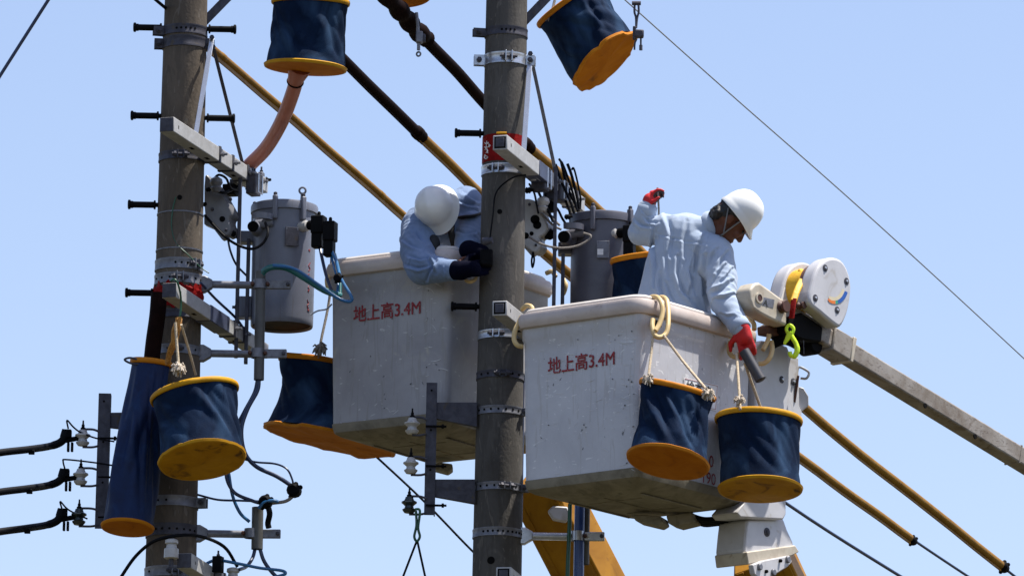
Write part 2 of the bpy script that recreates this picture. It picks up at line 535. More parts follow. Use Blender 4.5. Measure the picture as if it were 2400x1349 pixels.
MT["strap"] = mat("dark_strap", (0.012, 0.014, 0.018), (0.02, 0.022, 0.026), 30, 0.7)
MT["greystrap"] = mat("grey_chin_strap", (0.20, 0.21, 0.22), (0.16, 0.17, 0.18), 30, 0.7)
MT["stick"] = mat("dark_grey_tool", (0.06, 0.06, 0.07), (0.045, 0.045, 0.055), 12, 0.5)
MT["scuff"] = mat("pale_scuffs", (0.66, 0.66, 0.66), (0.56, 0.56, 0.56), 30, 0.6)
MT["fleck"] = mat("dark_flecks", (0.06, 0.06, 0.065), (0.1, 0.1, 0.1), 30, 0.6)
MT["ground"] = mat("dry_ground", (0.085, 0.075, 0.05), (0.05, 0.052, 0.032), 0.15, 0.95, c3=(0.065, 0.063, 0.058), s3=0.05, spec=0.1)
MT["stick_blue"] = mat("gauge_blue", (0.02, 0.12, 0.42), None, 10, 0.4)
MT["stick_green"] = mat("gauge_green", (0.05, 0.35, 0.25), None, 10, 0.4)
MT["stick_orange"] = mat("gauge_orange", (0.75, 0.22, 0.03), None, 10, 0.4)
MT["stick_cream"] = mat("gauge_cream", (0.68, 0.60, 0.42), None, 10, 0.4)

for k_ in ("concrete_warm", "concrete_grey"):
    tri_scratch(MT[k_], (0.05, 0.044, 0.037), 4, (4.0, 4.0, 0.5), 0.56, 0.3)
    tri_scratch(MT[k_], (0.20, 0.18, 0.155), 5, (4.0, 4.0, 1.0), 0.62, 0.35)
tri_scratch(MT["jib"], (0.07, 0.045, 0.03), 6, (2.0, 2.0, 6.0), 0.60, 0.5)
tri_scratch(MT["tank"], (0.10, 0.085, 0.075), 5, (6.0, 6.0, 0.25), 0.63, 0.4)

# ------------------------------------------------------------------ ground (far below, outside the picture; it lights the undersides)
g = MB().add([V((-1500, -300, 0)), V((1500, -300, 0)), V((1500, 2800, 0)), V((-1500, 2800, 0))], [(0, 1, 2, 3)])
go = bpy.data.objects.new("ground", mesh_of(g, V((0, 0, 0)), MT["ground"]))
col.objects.link(go)
go["kind"] = "structure"

# ------------------------------------------------------------------ concrete poles
class Pole:
    def __init__(s, label, px, Y, wt, wb, m):
        s.Y = Y
        c = P(px, 674, Y)
        s.c = V((c.x, Y, 0))
        s.zt, s.zb = P(px, 0, Y).z, P(px, 1349, Y).z
        s.rt, s.rb = M(wt, Y) / 2, M(wb, Y) / 2
        s.t = thing("utility_pole", label, "utility pole", s.c, "concrete utility poles")
        z1 = s.zt + 2.3
        prof = [(s.r(z1 * i / 24), z1 * i / 24) for i in range(25)]
        s.shaft = part("shaft", MB().lathe(s.c, Z_, prof, 40), m, s.t)

    def r(s, z):
        return s.rt + (s.rb - s.rt) * (s.zt - z) / (s.zt - s.zb)

    def z(s, py):
        px = W / 2 + s.c.x * scale_at(s.Y)
        return P(px, py, s.Y - 0.12).z

    def surf(s, ang, z, lift=0.0):          # ang: 0 = towards the camera, + = to the right
        r = s.r(z) + lift
        return V((s.c.x + r * math.sin(ang), s.c.y - r * math.cos(ang), z))

    def band(s, py, h_px, m="galv", th=0.005, ears=(), holes=0, h0=-0.9, h1=0.9, name="band"):
        z, h = s.z(py), M(h_px, s.Y)
        r = s.r(z)
        b = part(name, MB().lathe(s.c + Z_ * (z - h / 2), Z_, [(r - 0.004, 0), (r + th, 0), (r + th, h * 0.18), (r + th * 0.75, h * 0.24), (r + th * 0.75, h * 0.76), (r + th, h * 0.82), (r + th, h), (r - 0.004, h)], 40, cap=False), MT[m], s.t)
        for ang, ln in ears:
            o = s.surf(ang, z)
            d = V((math.sin(ang), -math.cos(ang), 0))
            tg = V((math.cos(ang), math.sin(ang), 0))
            for k in (-1, 1):
                part("clamp_ear", MB().box(o + d * (ln / 2) + tg * (k * 0.016), d, tg, Z_, ln / 2 + 0.006, 0.003, h * 0.48), MT[m], b, 0.001)
            bo = MB().rod(o + d * ln * 0.6 - tg * 0.045, o + d * ln * 0.6 + tg * 0.045, 0.0075, 8)
            for k in (-1, 1):
                bo.lathe(o + d * ln * 0.6 + tg * (k * 0.026), tg * k, [(0.014, -0.006), (0.014, 0.008)], 6)
            part("clamp_bolt", bo, MT["galv_dull"], b)
        if holes:
            hb = MB()
            for i in range(holes):
                a = h0 + (h1 - h0) * i / max(1, holes - 1)
                q = s.surf(a, z, th)
                d = V((math.sin(a), -math.cos(a), 0))
                hb.lathe(q - d * 0.004, d, [(0.006, 0), (0.006, 0.0052)], 8)
            part("slot", hb, MT["hole"], b, stuff=True)
        return b

    def step(s, py, side, px_end):
        z = s.z(py)
        q = V((s.c.x + side * (s.r(z) - 0.01), s.Y - 0.02, z))
        e = P(px_end, py, s.Y - 0.02)
        L = abs(e.x - q.x)
        d = X_ * side
        mb = MB().lathe(q, d, [(0.012, 0), (0.012, 0.018), (0.024, 0.020), (0.024, 0.028), (0.0165, 0.030), (0.0165, L - 0.025), (0.019, L - 0.024), (0.019, L - 0.012), (0.025, L - 0.010), (0.025, L), (0.018, L + 0.003)], 16)
        part("step_bolt", mb, MT["black_plastic"], s.t)

    def hole(s, ang, py, rpx):
        z = s.z(py)
        d = V((math.sin(ang), -math.cos(ang), 0))
        q = s.surf(ang, z)
        part("socket_hole", MB().lathe(q - d * 0.02, d, [(M(rpx), 0), (M(rpx), 0.0212)], 14), MT["hole"], s.t)

PL = Pole("brownish concrete pole with four black pegs and a red rag tied round it", 418, 35.2, 101, 119, MT["concrete_warm"])
PR = Pole("dark grey concrete pole with red warning banner between the two lift buckets", 1176, 35.0, 97, 114, MT["concrete_grey"])
for py in (55, 262, 471, 678):
    PL.step(py, -1, 314 - (py - 55) * 0.031)
PL.step(56, 1, 553)
PL.step(265, 1, 550)
PR.step(303, -1, 1067)
PR.step(710, -1, 1058)
PL.band(64, 22, "galv_dull", holes=5, h0=-0.35, h1=0.5, ears=((-1.35, 0.05),))
PL.band(92, 25, "galv_dull", ears=((-1.5, 0.04), (1.35, 0.035)))
PL.band(360, 20, "galv_dull", ears=((0.0, 0.012),))
PL.band(493, 3, "galv", 0.003, name="binding_wire")
PL.band(579, 3, "galv", 0.003, name="binding_wire")
PL.band(614, 25, "galv", holes=6, h0=-0.1, h1=1.2, ears=((0.8, 0.02),))
PL.band(648, 24, "galv", holes=7, h0=-1.1, h1=1.2, ears=((0.1, 0.03),))
PL.band(732, 18, "galv_dull")
PL.band(815, 22, "galv", ears=((0.0, 0.02),), holes=4)
PL.band(1171, 24, "galv", holes=3, h0=-0.9, h1=-0.2, ears=((1.3, 0.05),))
PL.band(1238, 28, "galv_dull", holes=8, h0=-0.9, h1=1.1)
PL.band(1336, 24, "galv", holes=3, ears=((0.2, 0.02),))
PL.hole(0.0, 462, 6)
PR.band(67, 20, "galv_dull", holes=4, h0=-0.2, h1=0.4, ears=((-1.4, 0.06),))
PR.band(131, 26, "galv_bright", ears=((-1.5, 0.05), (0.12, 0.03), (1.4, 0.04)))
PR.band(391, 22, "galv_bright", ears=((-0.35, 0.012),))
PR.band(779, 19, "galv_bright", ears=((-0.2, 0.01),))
PR.band(873, 17, "galv_dull", holes=6, ears=((0.1, 0.016),))
PR.band(957, 18, "galv", holes=7, h0=-1.0, h1=0.9, ears=((1.3, 0.03),))
PR.band(1136, 18, "galv", holes=6, h0=-0.8, h1=0.8, ears=((1.3, 0.03), (0.35, 0.012)))
PR.band(1243, 20, "galv", holes=10, h0=-0.6, h1=1.25)
PR.hole(-0.15, 495, 6)
PR.hole(-0.25, 1312, 9)

# ------------------------------------------------------------------ square crossarms
def crossarm(label, near, Yn, far, size=0.076, sleeve=None, hollow=False, extend=0.0, m="arm_steel", plates=()):
    a = P(near[0], near[1], Yn)
    b = PZ(far[0], far[1], a.z)
    d = (b - a).normalized()
    b = b + d * extend
    s = V((d.y, -d.x, 0))
    t = thing("crossarm", label, "crossarm", a, "steel crossarms")
    h = size / 2
    L = (b - a).length
    body = part("beam", MB().box((a + b) / 2, d, s, Z_, L / 2, h, h), MT[m], t, 0.004)
    if hollow:
        part("end_opening", MB().box(a, d, s, Z_, 0.0015, h * 0.78, h * 0.78), MT["hole"], t)
        part("end_plug", MB().box(a - d * 0.002, d, s, Z_, 0.003, h * 0.6, h * 0.6), MT["galv_dull"], t, 0.002)
    else:
        part("end_plate", MB().box(a - d * 0.0015, d, s, Z_, 0.003, h * 0.94, h * 0.94), MT["galv_dull"], t, 0.001)
        hb = MB()
        for (i, j) in ((0, 0.62), (0, -0.62), (0.62, 0.1), (-0.62, -0.1)):
            hb.box(a - d * 0.003 + s * (i * h) + Z_ * (j * h), d, s, Z_, 0.0012, 0.006, 0.006)
        part("bolt_hole", hb, MT["hole"], t, stuff=True)
    sl = MB()
    for k in (0.26, 0.42, 0.7):
        sl.box(a + d * (L * k) - Z_ * h, d, s, Z_, 0.022, 0.009, 0.0012)
    sl.box(a + d * 0.07 + s * h, d, s, Z_, 0.004, 0.0012, 0.008)
    part("slot", sl, MT["hole"], t, stuff=True)
    if sleeve:
        q = a + d * (L * (sleeve[0] + sleeve[1]) / 2)
        part("sleeve", MB().box(q, d, s, Z_, L * (sleeve[1] - sleeve[0]) / 2, h + 0.004, h + 0.004), MT["arm_cover"], t, 0.004)
    for k in plates:                        # clamp straps round the beam
        q = a + d * (L * k)
        part("strap", MB().box(q, d, s, Z_, 0.012, h + 0.005, h + 0.005), MT["galv_dull"], t, 0.002)
        part("strap_bolt", MB().rod(q + s * (h + 0.04), q - s * (h + 0.03), 0.007, 8).lathe(q + s * (h + 0.012), s, [(0.014, 0), (0.014, 0.01)], 6), MT["galv"], t)
    return dict(t=t, a=a, b=b, d=d, s=s, L=L)

L1 = crossarm("crossarm with four-hole end plate just above the grey transformer", (391, 292), 34.5, (612, 437), plates=(0.48, 0.62, 0.78, 0.92))
L2 = crossarm("crossarm below the red rag on the brownish pole, golden cord hanging from it", (397, 680), 34.52, (600, 815), sleeve=(0.36, 0.56), extend=0.1, plates=(0.62, 0.72))
L3 = crossarm("crossarm at the foot of the brownish pole with white insulators on it", (432, 1313), 34.62, (545, 1384), extend=0.5, plates=(0.3, 0.44))
R1 = crossarm("crossarm poking out of the red warning banner on the dark grey pole", (1172, 334), 34.38, (1340, 470), hollow=True, sleeve=(0.40, 0.55), extend=0.12, plates=(0.62, 0.74, 0.9))
R2 = crossarm("crossarm end poking out just above the near bucket's corner", (1171, 722), 34.38, (1340, 858), hollow=True)
R3 = crossarm("crossarm end peeking up below the lowest band of the dark grey pole", (1180, 1345), 34.4, (1348, 1481), hollow=True)

# ------------------------------------------------------------------ lift buckets
class Bucket:
    def __init__(s, label, corner, Y, th, L1_, L2_, Hb, m, text_at, text_h, plane_in=0.0):
        s.N = P(corner[0], corner[1], Y)
        a = rad(th)
        s.dL, s.dR = V((-math.cos(a), math.sin(a), 0)), V((math.sin(a), math.cos(a), 0))
        s.L1, s.L2, s.H = L1_, L2_, Hb
        s.t = thing("lift_bucket", label, "lift bucket", s.pt(L1_ / 2, L2_ / 2, 0), "aerial lift buckets")
        ti = 0.014
        shell = [(ti, 0.045, 0.045), (ti * 0.95, 0.12, 0.045), (ti * 0.5, Hb * 0.5, 0.045), (ti * 0.2, Hb * 0.8, 0.045), (0.0, Hb - 0.10, 0.045), (-0.008, Hb - 0.085, 0.048), (-0.008, Hb, 0.048)]
        s.shell = part("shell", MB().grid([s.loop(*q) for q in shell]), m, s.t)
        base = [(ti - 0.004, 0.06, 0.045), (ti - 0.002, 0.045, 0.045), (ti + 0.006, 0.015, 0.045), (ti + 0.03, 0.0, 0.04), (ti + 0.10, -0.018, 0.03), (ti + 0.17, -0.028, 0.03)]
        mb = MB().grid([s.loop(*q) for q in base])
        lp = s.loop(*base[-1])
        mb.add(lp, [tuple(range(len(lp)))])
        s.base = part("base", mb, MT["grubby_bounce"], s.t)
        for k in (0.2, 0.5, 0.8):
            part("base_rib", MB().box(s.pt(L1_ * k, L2_ / 2, -0.029), s.dR, s.dL, Z_, L2_ / 2 - 0.22, 0.006, 0.004), MT["grubby_bounce"], s.base, 0.005)
        for k in (0.33, 0.66):
            part("base_rib", MB().box(s.pt(L1_ / 2, L2_ * k, -0.0285), s.dL, s.dR, Z_, L1_ / 2 - 0.21, 0.006, 0.004), MT["grubby_bounce"], s.base, 0.005)
        rim = [(-0.009, Hb - 0.035), (-0.030, Hb - 0.03), (-0.040, Hb - 0.012), (-0.040, Hb + 0.022), (-0.032, Hb + 0.040), (-0.014, Hb + 0.046), (0.012, Hb + 0.046), (0.03, Hb + 0.04)]
        s.rim = part("rim", MB().grid([s.loop(i, h, 0.07 - i * 0.8) for i, h in rim]), MT["rim"], s.t)
        lin = [(-0.004, Hb + 0.044), (-0.006, Hb + 0.058), (0.004, Hb + 0.068), (0.03, Hb + 0.068), (0.045, Hb + 0.055), (0.05, Hb - 0.05), (0.075, 0.08)]
        mb = MB().grid([s.loop(i, h, 0.07 - max(-0.02, min(i, 0.04)) * 0.6) for i, h in lin])
        lp = s.loop(0.075, 0.08, 0.05)
        mb.add(lp, [tuple(range(len(lp)))])
        s.liner = part("liner", mb, MT["liner"], s.t)
        # the writing on the shaded face
        p0, p1, p2 = s.pt(0, ti, 0.045), s.pt(L1_, ti, 0.045), s.pt(0, 0, Hb - 0.1)
        n = (p2 - p0).cross(p1 - p0).normalized()
        if n.y > 0:
            n = -n
        s.faceL = (p0, n)
        q0, q1, q2 = s.pt(ti, 0, 0.045), s.pt(ti, L2_, 0.045), s.pt(0, 0, Hb - 0.1)
        n2 = (q2 - q0).cross(q1 - q0).normalized()
        if n2.y > 0:
            n2 = -n2
        s.faceR = (q0, n2)
        if text_at:
            o = PP(text_at[0], text_at[1], *s.faceL)
            ex = -s.dL
            ey = n.cross(ex).normalized()
            k = text_at[2]
            tb = MB()
            for j, (du, dv) in enumerate(((0, 0), (1, 0.4), (-1, -0.4), (0.4, -1), (-0.4, 1))):
                q = text_mb("地上高3.4M", o + ex * (du * 0.0011) + ey * (dv * 0.0011), ex, ey, text_h, 0.0022 + 0.0003 * j, 0.0, k)
                tb.add(q.v, q.f)
            part("lettering", tb, MT["redpaint"], s.t, label="dark red painted lettering with the height above ground")

    def pt(s, a, b, h):
        return s.N + s.dL * a + s.dR * b + Z_ * h

    def loop(s, i, h, r, n=7):
        r = max(r, 0.01)
        out = []
        for (ca, cb, a0) in ((i + r, i + r, 180), (s.L1 - i - r, i + r, 270), (s.L1 - i - r, s.L2 - i - r, 0), (i + r, s.L2 - i - r, 90)):
            for k in range(n):
                a = rad(a0 + 90.0 * k / (n - 1))
                out.append(s.pt(ca + r * math.cos(a), cb + r * math.sin(a), h))
        # extra points along the long edges keep the shading even
        return out

def scuffs(bk, box, n_pale, n_dark, seed):
    """scraped marks and dark flecks on the shaded face"""
    rnd = random.Random(seed)
    pale, dark = MB(), MB()
    o, n = bk.faceL
    for i in range(n_pale + n_dark):
        e = rnd.random()
        x = box[0] + (box[1] - box[0]) * (e ** 0.8 if i % 3 else 0.85 + 0.15 * e)
        y = rnd.uniform(box[2], box[3])
        ln = rnd.choice((5, 7, 9, 12, 18, 26)) if i < n_pale else rnd.uniform(2, 5)
        a = rnd.gauss(0.15, 0.35) if i % 4 else rnd.gauss(1.3, 0.3)
        k = rnd.uniform(-0.06, 0.06)
        w0 = rnd.uniform(0.5, 1.1) if i < n_pale else rnd.uniform(1.0, 2.2)
        pts = []
        for j in range(6):
            pts.append((x, y))
            x += math.cos(a) * ln / 5
            y -= math.sin(a) * ln / 5
            a += k * ln / 5
        up, lo = [], []
        for j, (px, py) in enumerate(pts):
            w = w0 * math.sin(math.pi * (0.12 + 0.76 * j / 5)) * rnd.uniform(0.6, 1.2)
            up.append(PP(px, py - w, o, n) + n * (0.0018 + 0.00001 * i))
            lo.append(PP(px, py + w, o, n) + n * (0.0018 + 0.00001 * i))
        (pale if i < n_pale else dark).grid([up, lo], False)
    part("scuff_marks", pale, MT["scuff"], bk.shell, stuff=True)
    part("dark_flecks", dark, MT["fleck"], bk.shell, stuff=True)

NB = Bucket("near lift bucket of scuffed white fibreglass, nearest the camera", (1497, 1120), 33.8, 38, 0.745, 0.94, 0.855, MT["fibre"], (1284, 874, 0.93), 0.066)
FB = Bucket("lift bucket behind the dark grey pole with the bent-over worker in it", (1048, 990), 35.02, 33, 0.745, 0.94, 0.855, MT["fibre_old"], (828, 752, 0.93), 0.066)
scuffs(NB, (1238, 1484, 775, 1112), 84, 22, 4)
scuffs(FB, (782, 1030, 640, 990), 46, 14, 9)

# ------------------------------------------------------------------ hanging canvas bags
def ring_axes(n):
    e1 = (RGT - n * RGT.dot(n)).normalized()
    return e1, n.cross(e1).normalized()

def bag(label, Y, top, at, rt_, angt, bot, ab, rb_, angb, body="navy", trim="orange", base="orange_base", pinch=0.06, amp=0.022,
        seed=0.0, Yb=None, ragged=0.0, shear=1.2, rim=0.0135, ropes=(), rope_mat="rope", knots=(), hexa=0.0, creases=(), base_open=False, name="canvas_bag"):
    Yb = Yb or Y
    ct, cb = P(top[0], top[1], Y), P(bot[0], bot[1], Yb)
    nt = look_normal(-rt_, angt)
    nb = -look_normal(rb_, angb)
    Rt, Rb = M(at, Y), M(ab, Yb)
    t = thing(name, label, "bag", cb, "navy canvas work bags with coloured trim")
    NR, NA = 44, 120
    rows = []
    L = (ct - cb).length
    for i in range(NR + 1):
        u = i / NR                               # 0 = bottom
        n = nb.lerp(nt, u).normalized()
        c = cb.lerp(ct, u)
        r = Rb + (Rt - Rb) * u
        r *= 1 - pinch * math.sin(math.pi * u)
        e1, e2 = ring_axes(n)
        env = min(1.0, math.sin(math.pi * u) * 1.5)
        row = []
        for k in range(NA):
            a = 2 * math.pi * k / NA
            q = V((math.cos(a + shear * u) * 1.35, math.sin(a + shear * u) * 1.35, u * 0.8 + seed))
            f = abs(noise.noise(q * 1.25)) ** 0.8 * 1.7 - 0.5
            g = noise.noise(q * 3.6 + V((3, 1, 7))) * 0.13
            d = amp * env * (f + g)
            for (ca, cu, cw, cs, cd) in creases:      # a sharp fold: angle at u=cu, width, slope, depth
                x = (a - ca - cs * (u - cu) + math.pi) % (2 * math.pi) - math.pi
                w_ = math.exp(-((u - 0.5) / 0.33) ** 2)
                if abs(x) < cw * 3:
                    y = x / cw
                    d += cd * w_ * (math.exp(-y * y) - 0.75 * math.exp(-((y - 1.35) * 1.6) ** 2))
            hx = 1 - hexa * u * (abs(math.cos(3 * a)) ** 3)
            row.append(c + (e1 * math.cos(a) + e2 * math.sin(a)) * (r * hx + d))
        rows.append(row)
    part("canvas_body", MB().grid(rows), MT[body], t, angle=80)
    top_ring = [p + (p - ct).normalized() * 0.005 for p in rows[-1]][::2]
    mb = MB()
    band = []
    for k in range(8):
        a = 2 * math.pi * k / 8
        band.append([p + (p - ct).normalized() * (0.0075 * math.cos(a)) + nt * (rim * 1.1 * math.sin(a)) for p in top_ring])
    band.append(band[0])
    mb.grid(band)
    part("top_rim", mb, MT[trim], t, angle=80)
    bot_ring = []
    for k in range(0, NA, 2):
        a = 2 * math.pi * k / NA
        p = rows[0][k]
        o = (p - cb).normalized()
        rg = ragged * (noise.noise(V((math.cos(a) * 3, math.sin(a) * 3, seed))) + 0.4 * noise.noise(V((math.cos(a) * 11, math.sin(a) * 11, seed)))) if ragged else 0
        bot_ring.append(p + o * (0.007 + rg) - nb * abs(rg) * 0.5)
    mb = MB()
    lo = [p - nb * 0.012 for p in bot_ring]
    hi = [p + nb * 0.005 - (p - cb).normalized() * 0.004 for p in bot_ring]
    mid = [p + (p - cb).normalized() * 0.004 for p in bot_ring]
    mb.grid([hi, mid, lo])
    inner = [cb + (p - cb) * 0.95 - nb * 0.014 for p in bot_ring]
    mb.grid([lo, inner])
    part("bottom_trim", mb, MT[trim], t, angle=60)
    mb = MB()
    rr = [inner]
    for q in (0.75, 0.5, 0.25, 0.03):
        rr.append([cb + (p - cb) * (0.95 * q) - nb * (0.013 + 0.006 * (1 - q) + 0.006 * noise.noise((p - cb) * (q * 7) + V((seed, 0, 0)))) for p in bot_ring])
    mb.grid(rr)
    mb.add(rr[-1], [tuple(range(len(rr[-1])))])
    part("base_disc", mb, MT[base], t, angle=80)
    for i, path in enumerate(ropes):
        pts = [P(*q) if len(q) == 3 else P(q[0], q[1], Y) for q in path]
        part("rope", MB().tube(catmull(pts, 5), M(3.2), 8), MT[rope_mat], t)
    for (kx, ky, kr, *ky_) in knots:
        tassel(t, P(kx, ky, ky_[0] if ky_ else Y - 0.02), M(kr), rope_mat)
    return t

def tassel(t, c, r, m="rope"):
    """a frayed knot of rope ends"""
    rnd = random.Random(int(c.x * 1000) + 3)
    mb = MB().ball(c, X_ * r * 0.62, Y_ * r * 0.6, Z_ * r * 0.6, 12, 8)
    for k in range(46):
        d = V((rnd.gauss(0, 1), rnd.gauss(0, 1), rnd.gauss(-0.25, 0.8))).normalized()
        e = c + d * r * rnd.uniform(0.75, 1.1)
        mb.tube([c + d * r * 0.3, c + d * r * 0.75 + V((0, 0, 0.1 * r)), e - Z_ * r * rnd.uniform(0.05, 0.3)], [r * 0.17, r * 0.15, r * 0.07], 5)
    part("rope_knot", mb, MT["tassel"] if m != "rope_grey" else MT["rope_grey"], t)

FRONT = 3 * math.pi / 2     # ring angle that faces the camera is found per bag with these creases

bag("navy bag hanging by the near bucket's corner, its round orange base facing us", 33.66, (1588, 914), 87, 0.12, 76, (1566, 1079), 94, 0.40, -101,
    seed=2.3, Yb=33.56, pinch=0.09, shear=1.5, amp=0.024, creases=((4.15, 0.5, 0.16, -1.1, 0.03), (4.75, 0.5, 0.13, -1.0, 0.026), (5.35, 0.55, 0.12, -0.8, 0.018)),
    ropes=([(1530, 790, 33.74), (1526, 830, 33.72), (1520, 880, 33.66)], [(1555, 785, 33.74), (1600, 845, 33.7), (1658, 915, 33.52)]),
    knots=((1520, 888, 15, 33.52), (1661, 921, 16, 33.48)))
bag("navy bag with amber rim hanging below the worker's red-gloved hand", 34.22, (1778, 984), 98, 0.27, 87, (1782, 1143), 95, 0.33, -91, trim="amber", base="amber_base",
    seed=5.1, Yb=34.16, amp=0.012, pinch=0.05, creases=((5.0, 0.5, 0.22, -0.5, 0.010),),
    ropes=([(1726, 828, 34.2), (1730, 880, 34.12), (1735, 960, 34.02)], [(1745, 850, 34.2), (1765, 905, 34.25), (1783, 955, 34.3)]),
    knots=((1733, 936, 14, 34.0),))
bag("navy bag with amber base tied in front of the brownish pole", 34.7, (456, 922), 100, 0.30, 101, (473, 1074), 99, 0.46, -82, trim="amber", base="amber_base",
    seed=8.4, Yb=34.6, amp=0.018, pinch=0.07, ragged=0.006, creases=((5.1, 0.5, 0.15, -0.9, 0.024), (5.6, 0.5, 0.12, -0.6, 0.02)),
    ropes=([(411, 755, 34.5), (414, 800, 34.5), (419, 860, 34.48)], [(425, 760, 34.5), (440, 810, 34.6), (459, 878, 34.72)]),
    knots=((419, 862, 19, 34.47),))
bag("tall narrow blue sleeve bag with orange rings beside the brownish pole", 34.98, (354, 850), 44, 0.14, 84, (299, 1233), 58, 0.35, -94, body="navyblue", trim="orange", base="orange_base",
    seed=1.7, Yb=34.85, amp=0.022, pinch=0.04, shear=0.8, name="sleeve_bag", creases=((4.5, 0.5, 0.25, 0.9, 0.016), (5.1, 0.6, 0.2, -0.7, 0.013), (3.9, 0.4, 0.2, 0.6, 0.012), (4.8, 0.3, 0.14, -1.2, 0.010)))
bag("dark navy bag with torn orange base hanging behind the far bucket's edge", 35.85, (742, 848), 92, 0.12, 82, (772, 1026), 152, 0.17, -102, seed=11.2, amp=0.02, pinch=0.16, ragged=0.03,
    hexa=0.08, rope_mat="rope_grey", ropes=([(777, 600, 35.7), (772, 700, 35.72), (752, 800, 35.66), (748, 838, 35.66)],), knots=((750, 816, 19, 35.6),))
bag("navy bag at the top edge of the picture with a pink hose coming out below", 34.9, (728, 6), 88, 0.10, 88, (716, 156), 94, 0.14, -94, seed=14.0, amp=0.02, pinch=0.03, trim="amber",
    creases=((5.2, 0.5, 0.2, -0.6, 0.02),))
bag("navy bag tilted on its side below the sky, its frayed orange base turned to us", 35.3, (1332, 12), 84, 0.10, 125, (1415, 140), 90, 0.36, -47, seed=17.5, amp=0.022, pinch=0.02, ragged=0.018,
    ropes=([(1305, -20, 35.3), (1298, 10, 35.28), (1292, 32, 35.26)],), knots=((1291, 38, 15, 35.2),), rope_mat="rope_grey", creases=((4.9, 0.5, 0.14, 0.2, 0.024), (4.2, 0.5, 0.12, 0.2, 0.014)))
bag("navy bag with orange rim half hidden behind the standing worker's back", 35.02, (1527, 604), 93, 0.10, 96, (1520, 780), 92, 0.2, -90, seed=20.2, amp=0.016)
bag("orange-based bag on the dark line cover, cut off by the picture's top", 35.2, (945, -140), 56, 0.1, 88, (947, -10), 60, 0.34, -88, seed=23.0)

